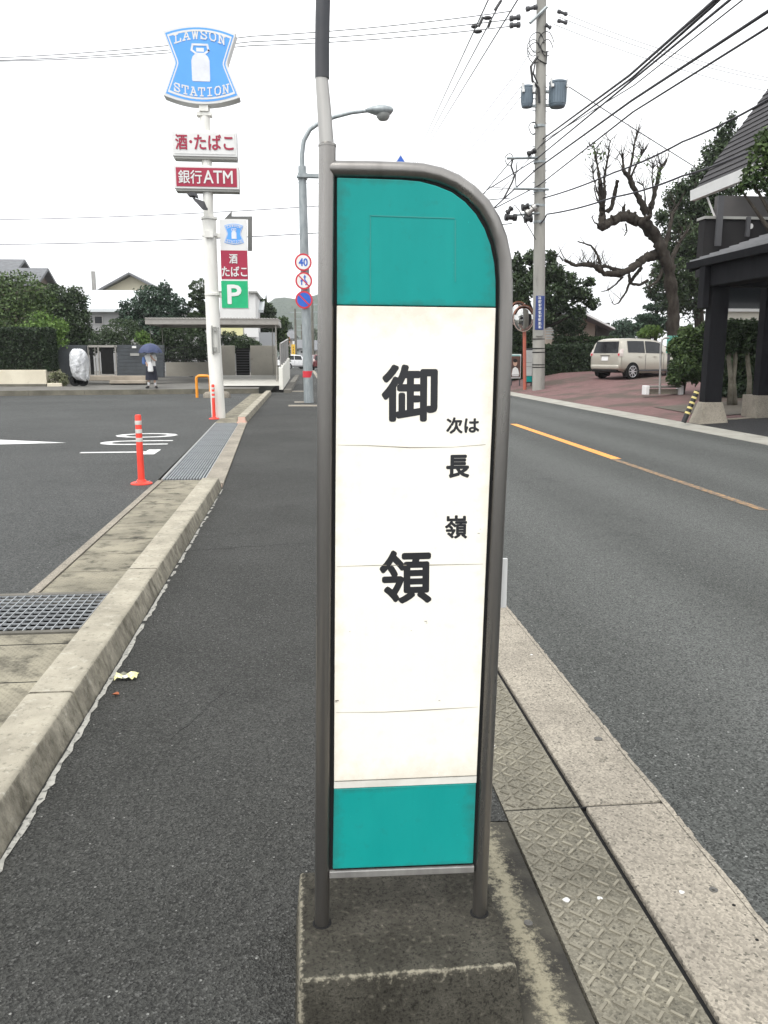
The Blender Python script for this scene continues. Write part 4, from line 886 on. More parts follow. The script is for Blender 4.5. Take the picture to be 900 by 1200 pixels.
# garden behind the walls
tree('garden_pine', 'layered dark garden pine with a pointed top in front of the white roof', gbase(185, 45, .5), [Bl(178, 347, 20, 12, 45), Bl(193, 339, 7, 9, 45), Bl(196, 352, 16, 9, 45), Bl(168, 358, 18, 9, 45), Bl(152, 367, 13, 7, 45), Bl(185, 365, 26, 9, 45), Bl(210, 361, 15, 8, 45), Bl(158, 379, 22, 9, 45), Bl(200, 378, 24, 10, 45), Bl(180, 390, 28, 10, 45), Bl(145, 357, 6, 5, 45)], 12000, .075, L_PINE, .16, bark=BARK)
tree('round_shrub', 'dark dome-clipped shrub behind the double gate', gbase(142, 40, .5), [Bl(142, 388, 20, 13, 40), Bl(150, 400, 24, 10, 40), Bl(128, 400, 20, 12, 40)], 6500, .05, L_DARK, .08, cat='shrub', shell=.75)
tree('yellow_shrub', 'small yellow-green shrub beside the left carport post', gbase(168, 39.5, .5), [Bl(167, 396, 9, 8, 39.5), Bl(172, 402, 8, 6, 39.5)], 900, .06, L_BRIGHT, .04, cat='shrub')
tree('garden_shrub', 'dark shrub mass with bare twigs above the iron railing', gbase(222, 44, .5), [Bl(205, 395, 18, 16, 44), Bl(226, 402, 22, 16, 44), Bl(212, 414, 28, 12, 44), Bl(192, 405, 14, 16, 44), Bl(182, 412, 12, 16, 44), Bl(240, 412, 12, 14, 44)], 9000, .07, L_DARK, .08, cat='shrub')
tree('low_shrub', 'rounded dark shrub showing above the beige wall panels right of the sign pole', gbase(278, 45, .5), [Bl(268, 397, 11, 8, 45), Bl(284, 400, 12, 7, 45), Bl(276, 407, 18, 7, 45), Bl(298, 404, 8, 6, 45)], 4000, .06, L_DARK, .06, cat='shrub')
tp = thing('cloud_pruned_tree', 'cloud-pruned topiary tree with stacked green pads left of the sign pole', 'tree', gbase(238, 44.5, .5))
MB().tube([P(238, 440, 44.5), P(236, 400, 44.5), P(239, 375, 44.5), P(234, 352, 44.5), P(236, 336, 44.5)], [.14, .12, .10, .08, .05], 8).build('trunk', BARK, tp, smooth=True)
for px, py, rx, ry in ((234, 336, 11.5, 7.5), (232, 346, 10.5, 5), (230, 356, 9.5, 4.5), (241, 362, 9, 5), (231, 371, 10, 5), (243, 380, 10, 6), (228, 387, 9, 6)):
    lb = MB(); leaf_cloud(lb, [Bl(px, py, rx, ry, 44.5)], 1500, .05, .8); lb.build('pad', L_DARK, tp)
tree('street_tree', 'dark tree behind the carport roof at the right end of the white house', gbase(310, 58, .5), [Bl(305, 358, 8, 9, 58), Bl(314, 366, 9, 10, 58), Bl(308, 378, 12, 12, 58), Bl(322, 382, 9, 9, 58)], 4500, .11, L_DARK, .12)
tree('street_tree', 'green tree leaning over the fence at the sidewalk beyond the carport', gbase(331, 62, .3), [Bl(328, 386, 7, 12, 62), Bl(331, 402, 7, 14, 62), Bl(334, 416, 6, 12, 62), Bl(333, 377, 5, 6, 62)], 4000, .10, L_MID, .12)

# houses behind
def gable_house(name, label, px0, px1, py_eave, py_ridge, Y, depth, wall, roof, ridge_x=True, over=.5, base=.3, cat='house', wins=()):
    a, b = P(px0, py_eave, Y), P(px1, py_eave, Y); zr = P(px0, py_ridge, Y + (depth / 2 if ridge_x else 0)).z; ze = a.z
    t = thing(name, label, cat, ((a.x + b.x) / 2, Y, base)); th = .18
    w = MB(); x0, x1, y0, y1 = a.x, b.x, Y, Y + depth
    if ridge_x:
        w.prism([(x0, y0, base), (x0, y0, ze), (x0, (y0 + y1) / 2, zr - .05), (x0, y1, ze), (x0, y1, base)], (x1 - x0, 0, 0)); w.build('wall', wall, t)
        r = MB(); ym = (y0 + y1) / 2; s = (zr - ze) / (depth / 2)
        for sg in (-1, 1):
            e = (ym + sg * (depth / 2 + over), ze - over * s)
            r.hexa([(x0 - over, ym, zr), (x1 + over, ym, zr), (x1 + over, e[0], e[1]), (x0 - over, e[0], e[1])], [(x0 - over, ym, zr + th), (x1 + over, ym, zr + th), (x1 + over, e[0], e[1] + th), (x0 - over, e[0], e[1] + th)])
        r.build('roof', roof, t)
    else:
        xm = (x0 + x1) / 2; s = (zr - ze) / ((x1 - x0) / 2)
        w.prism([(x0, y0, base), (x0, y0, ze), (xm, y0, zr - .05), (x1, y0, ze), (x1, y0, base)], (0, depth, 0)); w.build('wall', wall, t)
        r = MB()
        for sg in (-1, 1):
            e = (xm + sg * ((x1 - x0) / 2 + over), ze - over * s)
            r.hexa([(xm, y0 - over, zr), (e[0], y0 - over, e[1]), (e[0], y1 + over, e[1]), (xm, y1 + over, zr)], [(xm, y0 - over, zr + th), (e[0], y0 - over, e[1] + th), (e[0], y1 + over, e[1] + th), (xm, y1 + over, zr + th)])
        r.build('roof', roof, t)
    for (wx0, wy0, wx1, wy1) in wins:
        f = MB(); A, B2 = P(wx0, wy0, Y), P(wx1, wy1, Y); f.box((A.x, Y - .05, B2.z), (B2.x, Y + .02, A.z)); fo = f.build('window', STEEL_L, t); g = MB(); k = .05; g.box((A.x + k, Y - .06, B2.z + k), (B2.x - k, Y - .04, A.z - k)); g.build('pane', GLASS, fo)
    return t
ROOFW = M('white_metal_roof', (.60, .63, .64), (.54, .57, .58), .5, .5)
gable_house('white_roofed_house', 'long house with a pale metal roof and grey wall behind the garden pine', 100, 300, 363, 343, 56, 9, M('grey_wall', (.34, .34, .34), (.29, .29, .29), .7, .85), ROOFW, wins=((110, 370, 121, 380), (205, 372, 216, 384)))
gable_house('cream_gable_house', 'cream gabled house with dark roof tiles rising above the pale metal roof', 119, 190, 342, 322.5, 72, 6, M('cream_gable', (.70, .65, .50), (.65, .60, .46), 1, .85), TILE, ridge_x=False, over=.9)
c = P(110.5, 340, 66); o = MB().tube([(c.x, 66, 0.3), (c.x, 66, P(110, 318, 66).z)], .16, 12).build('flue_pipe', STEEL_L, smooth='auto'); tag(o, 'thin metal flue pipe left of the cream gabled house', 'pipe')
gable_house('tiled_house', 'grey tiled house with a tall roof at the left edge behind the trees', -70, 6, 322, 306, 60, 5, M('brown_wall', (.16, .13, .10), rough=.8), TILE, ridge_x=True, over=.6)
gable_house('tiled_house', 'lower grey tiled house roof seen above the trees right of the tall one', 14, 38, 331, 317, 58, 4, M('brown_wall_b', (.15, .12, .10), rough=.8), TILE, ridge_x=True, over=.5)
wb = thing('white_annex', 'white flat-topped annex with a yellow blind behind the parking board', 'building', gbase(280, 52, .3)); rect(257, 342.5, 300.5, 400, 52, 6).build('wall', WHITEW, wb); rect(259, 382, 285, 393.5, 51.9, .06).build('yellow_blind', M('yellow_blind', (.68, .66, .36), (.62, .60, .34), 2, .7), wb); rect(286, 379, 303, 395, 51.9, .1).build('white_panel', WHITE, wb); q = MB(); rect(256, 340.8, 301.5, 343.2, 51.8, 6.4, q); q.build('parapet_cap', GREY_TRIM, wb)
o = rect(303.5, 389.5, 322.5, 405, 46, .15).build('grey_shed_wall', M('grey_shed', (.28, .29, .31), (.25, .26, .27), 1, .7)); tag(o, 'plain grey shed wall above the wide beige wall panel', 'shed')

# ---------------- pedestrian with umbrella
PYY = 33.75; pb = P(178, 453, PYY); pz = .215
SKIN = M('skin', (.52, .33, .25), (.48, .30, .22), 20, .55); HAIR = M('black_hair', (.012, .010, .009), rough=.5)
pr_ = thing('person', 'pedestrian in a white blouse and long dark skirt waiting under the navy umbrella', 'person', (pb.x, PYY, pz))
def skin_body(pts, edges, rad, name, mat, parent):
    me = bpy.data.meshes.new(name); me.from_pydata(pts, edges, []); o = bpy.data.objects.new(name, me); COL.objects.link(o); o.parent = parent; me.materials.append(mat)
    o.modifiers.new('skin', 'SKIN'); 
    for i, r in enumerate(rad): me.skin_vertices[0].data[i].radius = (r, r) if not isinstance(r, tuple) else r
    me.skin_vertices[0].data[0].use_root = True
    s = o.modifiers.new('sub', 'SUBSURF'); s.levels = 2; s.render_levels = 2; return o
sk_p = [(0, 0, .86), (0, 0, 1.05), (0, 0, 1.22), (0, 0, 1.32), (0, -.01, 1.39), (0, -.015, 1.46), (0, -.01, 1.55),
        (-.13, 0, 1.27), (-.19, .02, 1.04), (-.13, -.12, .93), (.14, 0, 1.27), (.19, -.03, 1.06), (.10, -.20, 1.16),
        (-.09, 0, .82), (-.10, -.01, .46), (-.12, .02, .08), (-.15, -.10, .035), (.09, 0, .82), (.11, -.02, .46), (.13, .02, .08), (.19, -.10, .035)]
sk_e = [(0, 1), (1, 2), (2, 3), (3, 4), (4, 5), (5, 6), (2, 7), (7, 8), (8, 9), (2, 10), (10, 11), (11, 12), (0, 13), (13, 14), (14, 15), (15, 16), (0, 17), (17, 18), (18, 19), (19, 20)]
sk_r = [(.15, .11), (.13, .10), (.15, .11), .07, .05, .085, .075, .055, .04, .032, .055, .04, .032, .085, .055, .036, .03, .085, .055, .036, .03]
skin_body(sk_p, sk_e, sk_r, 'body', SKIN, pr_)
def hand(parent, c, d, side):     # palm with five curled fingers
    c = Vector(c); d = Vector(d).normalized(); s = Vector((0, 0, 1)) if abs(d.z) < .7 else Vector((1, 0, 0)); u = (s - d * s.dot(d)).normalized(); w = d.cross(u) * side
    m = MB(); m.tube([c, c + d * .045, c + d * .085], [.022, .028, .022], 8)
    for k in range(4):
        b = c + d * .08 + u * (.02 - .0135 * k); L = (.065, .072, .068, .052)[k]; m.tube([b, b + d * L * .45 + w * .008, b + d * L * .7 + w * .03, b + d * L * .6 + w * .05], [.009, .0085, .008, .006], 6)
    b = c + d * .02 + u * .025; m.tube([b, b + d * .03 + u * .02 + w * .01, b + d * .05 + u * .015 + w * .035], [.011, .009, .007], 6)
    m.build('hand', SKIN, parent, world=False, smooth=True)
hand(pr_, (.10, -.20, 1.16), (-.3, -.4, .6), 1); hand(pr_, (-.13, -.12, .93), (.2, -.5, -.4), -1)
def ell(prof, n=28, f=0.0, k=9, sy=.72):
    m = MB(); rings = []
    for r, z, x, y in prof: rings.append([(x + r * (1 + f * math.sin(k * t)) * math.cos(t), y + r * sy * (1 + f * math.sin(k * t)) * math.sin(t), z) for t in [2 * PI * j / n for j in range(n)]])
    return m.loft(rings, cap=False)
ell([(.235, .32, 0, 0), (.225, .45, 0, 0), (.205, .65, 0, 0), (.18, .83, 0, 0), (.15, .94, 0, 0)], 36, .05, 9).build('skirt', M('navy_skirt', (.014, .016, .028), rough=.85), pr_, world=False, smooth=True)
bl = ell([(.18, .86, 0, 0), (.175, .95, 0, 0), (.175, 1.08, 0, 0), (.19, 1.2, 0, 0), (.175, 1.29, 0, 0), (.10, 1.345, 0, 0), (.07, 1.37, 0, 0)], 28, .02, 7)
for s, e, h in ((-1, (-.195, .02, 1.05), None), (1, (.195, -.03, 1.07), None)): bl.tube([(s * .12, 0, 1.29), (s * .16, 0, 1.20), e], [.075, .07, .062], 12)
bl.build('blouse', M('white_cotton', (.78, .78, .76), (.70, .70, .69), 14, .8), pr_, world=False, smooth=True)
hr = MB(); hr.lathe([(.06, 1.40), (.10, 1.43), (.115, 1.50), (.11, 1.57), (.085, 1.63), (.03, 1.655), (.001, 1.657)], (0, .018, 0), 20, 1, 1.05, close=False); hr.build('hair', HAIR, pr_, world=False, smooth=True)
fc = MB(); fc.lathe([(.001, 1.385), (.04, 1.39), (.07, 1.43), (.082, 1.50), (.08, 1.56), (.06, 1.61), (.001, 1.63)], (0, -.03, 0), 20, .95, 1.0, close=False); fc.tube([(0, -.105, 1.53), (0, -.128, 1.49), (0, -.108, 1.475)], [.008, .014, .01], 6); fc.build('face', SKIN, pr_, world=False, smooth=True)
ey = MB()
for s in (-1, 1): ey.lathe([(.001, -.008), (.012, -.004), (.012, .004), (.001, .008)], (s * .033, -.103, 1.525), 10)
ey.lathe([(.001, -.005), (.022, 0), (.001, .005)], (0, -.100, 1.447), 10); ey.build('features', M('eye_dark', (.06, .02, .02), rough=.4), pr_, world=False)
for x, y, a in ((-.15, -.06, -.3), (.18, -.06, .45)):
    s_ = MB(); d = Vector((math.sin(a), -math.cos(a), 0)); b = Vector((x, y, 0)) - d * .06
    s_.tube([b + Vector((0, 0, .05)), b + d * .06 + Vector((0, 0, .05)), b + d * .13 + Vector((0, 0, .035)), b + d * .20 + Vector((0, 0, .028))], [.045, .05, .045, .025], 12); s_.build('shoe', BLACK, pr_, world=False, smooth=True)
for x0, x1 in ((-.112, -.122), (.122, .132)): MB().tube([(x0, .012, .24), (x1, .02, .06)], [.047, .042], 12).build('sock', M('white_sock', (.7, .7, .7), rough=.9), pr_, world=False, smooth=True)
um = thing('umbrella', 'navy blue open umbrella held over the waiting pedestrian', 'umbrella', (pb.x, PYY, pz)); R = .46; cu = (.03, -.12)
cn = MB(); rings = []
for k in range(7):
    f = k / 6; rings.append([(cu[0] + R * math.sin(f * 1.35) / .976 * (1 - (.10 * f if j % 2 else 0)) * math.cos(j * PI / 8), cu[1] + R * math.sin(f * 1.35) / .976 * (1 - (.10 * f if j % 2 else 0)) * math.sin(j * PI / 8), 1.725 - .37 * (1 - math.cos(f * 1.35)) / .781 + (.03 * f if j % 2 else 0)) for j in range(16)] if k else [(cu[0] + .01 * math.cos(j * PI / 8), cu[1] + .01 * math.sin(j * PI / 8), 1.725) for j in range(16)])
cn.loft(rings, cap=False); cno = cn.build('canopy', M('navy_umbrella', (.035, .05, .12), (.028, .04, .10), 6, .6), um, world=False)
cno.modifiers.new('th', 'SOLIDIFY').thickness = .004
MB().tube([(cu[0], cu[1], 1.76), (cu[0] + .01, cu[1] - .02, 1.3), (cu[0] + .03, cu[1] - .08, 1.08)], .007, 8).build('shaft', STEEL_L, um, world=False); MB().tube([(cu[0] + .03, cu[1] - .08, 1.1), (cu[0] + .035, cu[1] - .09, 1.02), (cu[0] + .05, cu[1] - .10, 1.0), (cu[0] + .065, cu[1] - .09, 1.03)], .012, 8).build('handle', BLACK, um, world=False, smooth=True)
rb = MB()
for j in range(8): a = j * PI / 4; rb.tube([(cu[0], cu[1], 1.70), (cu[0] + .3 * math.cos(a), cu[1] + .3 * math.sin(a), 1.60), (cu[0] + .44 * math.cos(a), cu[1] + .44 * math.sin(a), 1.38)], .003, 4)
rb.build('ribs', STEEL_L, um, world=False)
tb = MB(); rings = [[(.02 + w * math.cos(t) * 1.0, -.22 + .045 * math.sin(t), z) for t in [2 * PI * j / 20 for j in range(20)]] for w, z in ((.05, 1.02), (.085, .93), (.10, .80), (.11, .68), (.085, .64))]
tb.loft(rings); tb.tube([(-.03, -.22, 1.0), (-.06, -.2, 1.08), (.05, -.24, 1.10), (.07, -.22, 1.0)], .007, 6); o = tb.build('carrier_bag', M('white_plastic', (.78, .78, .78), (.68, .68, .68), 20, .5), smooth=True); o.location = (pb.x, PYY, pz); tag(o, 'white carrier bag held in front of the dark skirt', 'bag')
sb = MB(); rings = [[(-.24 + w * math.cos(t), .0 + .07 * math.sin(t), z) for t in [2 * PI * j / 20 for j in range(20)]] for w, z in ((.055, .92), (.085, .96), (.09, 1.08), (.075, 1.18), (.05, 1.21))]
sb.loft(rings); sb.tube([(-.24, 0, 1.19), (-.17, 0, 1.36), (-.14, .02, 1.33), (-.2, .05, 1.15)], .012, 6); o = sb.build('shoulder_bag', M('blue_canvas', (.10, .18, .40), (.08, .14, .33), 9, .8), smooth=True); o.location = (pb.x, PYY, pz); tag(o, 'blue shoulder bag at the side of the pedestrian', 'bag')

# ================================================================ CARS
def make_car(name, label, paint, loc, rz, cat='car', group=None):
    t = thing(name, label, cat, loc, rz, group)
    st = [(0.00, .42, .78, .80, .72, .64), (.02, .36, .93, .97, .79, .70), (.06, .34, .955, 1.16, .82, .67), (.11, .32, .96, 1.37, .827, .63), (.19, .30, .97, 1.485, .83, .60), (.40, .24, .97, 1.53, .832, .59), (1.0, .22, .965, 1.54, .833, .59), (1.8, .22, .95, 1.525, .833, .59), (2.25, .22, .945, 1.45, .833, .58), (2.75, .24, .94, 1.10, .83, .62), (2.95, .26, .93, .98, .825, .70), (3.35, .30, .86, .91, .80, .68), (3.55, .34, .70, .80, .74, .60), (3.65, .42, .55, .60, .60, .50)]
    rings = []
    for x, zb, zl, zr, w, wr in st:
        h = [(0, zb), (w * .86, zb), (w * .97, zb + .08), (w, zb + .25 * (zl - zb)), (w * 1.0, zb + .6 * (zl - zb)), (w * .975, zl), (w * .975 + (wr + .05 - w * .975) * .9, zl + (zr - zl) * .86), (wr - .03, zr - .01), (wr * .5, zr + .008), (0, zr + .012)]
        rings.append([(x, -y, z) for y, z in h] + [(x, y, z) for y, z in h[-2:0:-1]])
    body = MB().loft(rings).build('body', paint, t, world=False, smooth='auto')
    def sec(x, side, f):       # point on the cabin side at height share f between belt and roof
        for s0, s1 in zip(st, st[1:]):
            if s0[0] <= x <= s1[0]:
                k = (x - s0[0]) / (s1[0] - s0[0]); q = [s0[i] + (s1[i] - s0[i]) * k for i in range(6)]; break
        y = q[4] * .975 + (q[5] + .05 - q[4] * .975) * .9 * f / .86; return (x, side * (y + .012), q[2] + (q[3] - q[2]) * f)
    for sd in (-1, 1):
        for xs in ((.40, .50, .75, 1.28), (1.34, 1.6, 1.9, 2.25)):
            w = MB(); n = len(xs)
            lo = [sec(x, sd, .06) for x in xs]; hi = [sec(min(x + .04, 2.2), sd, .84) for x in xs]
            for i in range(n - 1): w.quad(*( (lo[i], lo[i + 1], hi[i + 1], hi[i]) if sd < 0 else (hi[i], hi[i + 1], lo[i + 1], lo[i])))
            w.build('side_window', GLASS, t, world=False)
        sm = MB()
        for x in (1.31, 2.3): sm.box((x - .005, sd * .833, .35), (x + .005, sd * .839, .95))
        sm.box((.45, sd * .834, .30), (2.9, sd * .842, .36)); sm.each('door_seam', DARKGREY, t, world=False)
        for x in (.95, 1.75): MB().box((x, sd * .83, .84), (x + .16, sd * .862, .87)).build('door_handle', paint, t, world=False, bevel=.006)
        mm = MB(); mm.box((2.35, sd * .84, .98), (2.48, sd * .99, 1.12)); mm.build('wing_mirror', paint, t, world=False, bevel=.03)
        tl = MB(); tl.hexa([(.10, sd * .835, .98), (.01, sd * .79, .96), (.03, sd * .56, .96), (.06, sd * .56, .99)], [(.16, sd * .815, 1.14), (.06, sd * .76, 1.13), (.06, sd * .58, 1.12), (.12, sd * .58, 1.14)])
        tl.hexa([(-.012, sd * .80, .86), (.02, sd * .60, .86), (.06, sd * .60, .86), (.10, sd * .84, .86)], [(.0, sd * .80, 1.0), (.02, sd * .60, 1.0), (.08, sd * .60, 1.0), (.12, sd * .84, 1.0)])
        tlo = tl.build('tail_light', M('tail_lens', (.60, .55, .52), (.5, .4, .38), 9, .2), t, world=False, bevel=.01); q = MB(); q.box((-.016, sd * .68, .89), (-.008, sd * .76, .97)); q.build('lens', RED, tlo, world=False)
        hl_ = MB(); hl_.hexa([(3.38, sd * .80, .68), (3.57, sd * .70, .66), (3.6, sd * .48, .68), (3.5, sd * .5, .70)], [(3.3, sd * .79, .82), (3.48, sd * .68, .80), (3.54, sd * .50, .78), (3.4, sd * .5, .82)]); hl_.build('headlight', M('head_lens', (.7, .7, .72), rough=.1), t, world=False)
        for x in (.64, 2.98):
            MB().lathe([(.345, 0), (.345, .012)], (0, 0, 0), 28).build
            a = MB(); a.prism([(x + .345 * math.cos(i * PI / 14), sd * .842, .30 + .345 * math.sin(i * PI / 14)) for i in range(-3, 18)], (0, -sd * .2, 0)); a.build('wheel_arch', BLACKM, t, world=False)
            wh = MB(); wh.tube([(x, sd * .66, .29), (x, sd * .70, .29), (x, sd * .835, .29), (x, sd * .853, .29)], [.27, .29, .29, .26], 28); who = wh.build('wheel', BLACKM, t, world=False, smooth='auto')
            rm = MB(); rm.tube([(x, sd * .80, .29), (x, sd * .857, .29)], .065, 12)
            for k in range(8): a_ = k * PI / 4; ca, sa = math.cos(a_), math.sin(a_); rm.hexa(*[[(x + ca * r0 - sa * h, yy, .29 + sa * r0 + ca * h) for r0, h in ((.04, -.022), (.20, -.016), (.20, .016), (.04, .022))] for yy in (sd * .84, sd * .858)])
            rg = [(x + .205 * math.cos(i * PI / 16), sd * .858, .29 + .205 * math.sin(i * PI / 16)) for i in range(33)]; rm.tube(rg, .014, 6); rm.build('rim', M('alloy', (.55, .55, .56), rough=.3, metal=.8), who, world=False)
    rw = MB(); rw.quad((.028, -.66, .985), (.028, .66, .985), (.135, .585, 1.425), (.135, -.585, 1.425))
    rw.v = [(x - .016, y, z) for x, y, z in rw.v]; rwo = rw.build('rear_window', GLASS, t, world=False); MB().tube([(.0, 0, 1.02), (.05, -.32, 1.06)], .012, 6).build('wiper', BLACK, rwo, world=False)
    MB().hexa([(-.02, -.17, .70), (-.02, .17, .70), (.03, .17, .70), (.03, -.17, .70)], [(.0, -.17, .86), (.0, .17, .86), (.03, .17, .86), (.03, -.17, .86)]).build('number_plate', WHITE, t, world=False)
    b_ = MB(); b_.box((-.045, -.74, .36), (.2, .74, .55)); b_.build('rear_bumper', paint, t, world=False, bevel=.07, seg=4); MB().box((-.03, -.66, .27), (.3, .66, .37)).build('bumper_skirt', BLACKM, t, world=False, bevel=.03)
    MB().box((-.018, -.24, .875), (.03, .24, .905)).build('garnish', M('dark_chrome', (.15, .14, .13), rough=.3, metal=.5), t, world=False)
    MB().quad((2.33, -.56, 1.40), (2.80, -.60, 1.07), (2.80, .60, 1.07), (2.33, .56, 1.40)).build('windscreen', GLASS, t, world=False).location.z = .02
    return t
CHAMP = M('champagne_paint', (.46, .435, .375), (.43, .41, .35), .5, .28, .35, spec=.6)
wr_ = Vector((12.55, 31.1)); th = math.radians(24); fw = Vector((math.cos(th), math.sin(th))); rt_ = Vector((math.sin(th), -math.cos(th)))
o2 = wr_ - fw * .64 - rt_ * .8
make_car('parked_car', 'champagne beige compact car parked on the brick forecourt by the old tree', CHAMP, (o2.x, o2.y, fz(12.6, 31.2)), th)
c = G(346, 432.5); make_car('parked_car', 'white car parked across the sidewalk far down the street', M('white_car_paint', (.75, .75, .76), rough=.25), (c.x - 1.6, c.y, 0), .5)
c = G(377, 434); make_car('dark_car', 'dark car with a red tail light far down the street behind the lamp pole', M('dark_red_paint', (.10, .012, .014), rough=.3), (c.x, c.y, 0), 1.75)

# ================================================================ FAR STREET
gable_house('far_house', 'small far house with an orange shop board at the end of the street', 333, 342, 397, 389, 120, 9, M('far_wall', (.42, .36, .31), rough=.8), TILE, base=0, ridge_x=True)
o = rect(334.5, 395, 339.8, 401.5, 118, .2).build('orange_shop_board', M('orange_board', (.62, .26, .15), rough=.6)); tag(o, 'orange shop board high on the far house left of the street', 'sign')
gable_house('far_house', 'pale far house with a white gable above the street bend', 337, 347, 393, 386, 150, 10, WHITEW, TILE, base=0, ridge_x=False, wins=((340, 396, 343, 399),))
gable_house('far_house', 'grey far house with blue roof right of the yellow sign', 350, 361, 408, 399, 170, 12, M('far_grey', (.36, .37, .38), rough=.8), TILE, base=0, wins=((352, 411, 355, 414), (357, 411, 360, 414)))
gable_house('far_house', 'far house with dark tiled roof beside the lamp pole foot', 371, 386, 410, 400, 140, 10, M('far_brown', (.25, .22, .19), rough=.8), TILE, base=0)
ys_ = thing('street_banner', 'tall yellow sign board on a post by the far sidewalk', 'sign', tuple(G(344, 431)))
YB2 = G(344, 431).y; rect(341.4, 403.5, 346, 416.8, YB2, .15).build('board', M('yellow_board', (.72, .45, .04), (.66, .40, .03), 3, .5), ys_); q = MB()
for py in (406, 409, 412): rect(343.2, py, 344.4, py + 2, YB2 - .02, .01, q)
q.build('marks', M('brown_mark', (.3, .15, .03), rough=.6), ys_); c = G(344, 431); MB().tube([(c.x, c.y + .1, 0), (c.x, c.y + .1, P(344, 404, YB2).z)], .05, 8).build('post', GALV, ys_)
for px, top, Y, lab in ((346.5, 362, 110, 'thin far utility pole just right of the yellow sign'), (353.5, 380, 190, 'distant utility pole before the wooded hill'), (366.5, 352, 95, 'slim far pole right behind the street lamp')):
    t = thing('utility_pole', lab, 'utility pole', (P(px, 400, Y).x, Y, 0), group='far utility poles along the street'); zt = P(px, top, Y).z; x = P(px, 400, Y).x
    MB().tube([(x, Y, 0), (x, Y, zt)], [.19, .12], 10).build('pole', CONC_FAR, t, smooth='auto'); q = MB()
    for k in (0.4, 1.2, 2.6): q.box((x - .9, Y - .06, zt - k - .1), (x + .9, Y + .06, zt - k))
    q.build('crossarms', GALV, t)
for i, (px, py, rx, ry, Y, lab) in enumerate(((357, 404, 8, 8, 210, 'far rounded tree beside the grey far house'), (368, 396, 8, 12, 230, 'far tall tree behind the street lamp pole'), (336, 384, 6, 7, 190, 'far dark tree above the orange shop board'), (380, 400, 14, 14, 200, 'far tree line right of the street lamp'))):
    tree('far_tree', lab, gbase(px, Y, 0), [Bl(px, py, rx, ry, Y), Bl(px + rx * .5, py + ry * .5, rx * .6, ry * .6, Y), Bl(px - rx * .5, py + ry * .6, rx * .6, ry * .6, Y)], 1800, .32, L_FAR, .25)

# ================================================================ RIGHT SIDE: pole, mirror, boards
UY = 32.0; ub = P(631, 455, UY); uz = fz(ub.x, UY) - .05
up = thing('utility_pole', 'tall concrete utility pole with two grey transformers and a blue plate beside the brick forecourt', 'utility pole', (ub.x, UY, uz))
MB().tube([P(631, 462, UY), P(632, 300, UY), P(634, 60, UY), P(635, -80, UY)], [.24, .22, .185, .165], 24).build('pole', M('pole_concrete', (.33, .32, .29), (.25, .245, .225), 3, .85, stretch=(1, 1, .15), c3=(.18, .175, .16), c3scale=6), up, smooth='auto')
for (px, py, rp, h0, h1) in ((617.7, 114, 6.6, 101, 127), (653.5, 112, 9.6, 96, 127)):
    c = P(px, py, UY - .1); r = rp * UY / 988; za, zb_ = P(px, h0, UY).z, P(px, h1, UY).z
    m = MB(); prof = [(r * .8, zb_ - c.z), (r * .9, zb_ - c.z + .06), (r * .98, zb_ - c.z + .1)]
    m.lathe([(r * .82, zb_ - c.z), (r * .94, zb_ - c.z + .05), (r * .94, zb_ - c.z + .10), (r, zb_ - c.z + .11), (r, za - c.z - .10), (r * 1.05, za - c.z - .09), (r * 1.05, za - c.z - .03), (r * .6, za - c.z)], c, 28)
    can = m.build('transformer', M('transformer_grey', (.13, .17, .205), (.11, .145, .18), 4, .5, .2), up, smooth='auto')
    f = MB()
    for k in range(20): a = 2 * PI * k / 20; f.tube([(c.x + r * 1.01 * math.cos(a), c.y + r * 1.01 * math.sin(a), zb_ + .16), (c.x + r * 1.01 * math.cos(a), c.y + r * 1.01 * math.sin(a), za - .15)], .012, 4)
    f.each('cooling_rib', M('transformer_rib', (.10, .135, .165), rough=.5), can)
    q = MB()
    for s in (-1, 1): q.tube([(c.x + s * r * .8, c.y - .1, za - .2), (c.x + s * r * .95, c.y - .14, za + .05)], .05, 8); q.box((c.x + s * r * .9 - .04, c.y - r, za - .28), (c.x + s * r * .9 + .04, c.y - r * .6, za - .18))
    q.each('bushing', WHITE, can)
    q = MB()
    for py2 in (108, 124): a, b = P(px, py2, UY), P(633, py2, UY); q.box((min(a.x, b.x), UY - .06, a.z - .04), (max(a.x, b.x), UY + .06, a.z + .04))
    q.each('bracket', GALV, up)
q = MB()
sb = MB()
for a, b, w in (((594, 185.5), (630, 185), .05), ((602, 221), (643, 222), .05), ((621, 27), (641, 8), .06), ((612, 241), (632, 240), .04), ((604, 252), (632, 250), .04)):
    p0, p1 = P(*a, UY - .2), P(*b, UY - .2); q.tube([p0, p1], w, 6)
for py in range(60, 240, 14): c = P(633.5 - (py % 28 > 0) * 1, py, UY); q.tube([(c.x - .28, UY, c.z), (c.x + .28, UY, c.z)], .018, 6)
for py in (150, 192, 226, 243, 262): c = P(633 - py * .004, py, UY); sb.lathe([(.19, 0), (.225, .01), (.225, .09), (.19, .1)], (c.x, UY, c.z), 16)
q.each('crossarm', GALV, up); sb.each('pole_band', GALV, up)
q = MB()
for px, py, s in ((629, 50, 1), (627, 62, 1), (640, 49, 1), (625, 56, .8), (641, 56, .8), (597, 187, .6), (625, 150, .6)):
    c = P(px, py, UY - .22); q.tube([(c.x + .28 * s * math.cos(t), c.y + .05 * math.sin(3 * t), c.z + .33 * s * math.sin(t)) for t in np.linspace(0, 5.2, 14)], .016, 5)
q.tube([P(630, 66, UY - .2), P(622, 78, UY - .25), P(624, 95, UY - .25), P(631, 103, UY - .2), P(632, 120, UY - .2)], .045, 6)
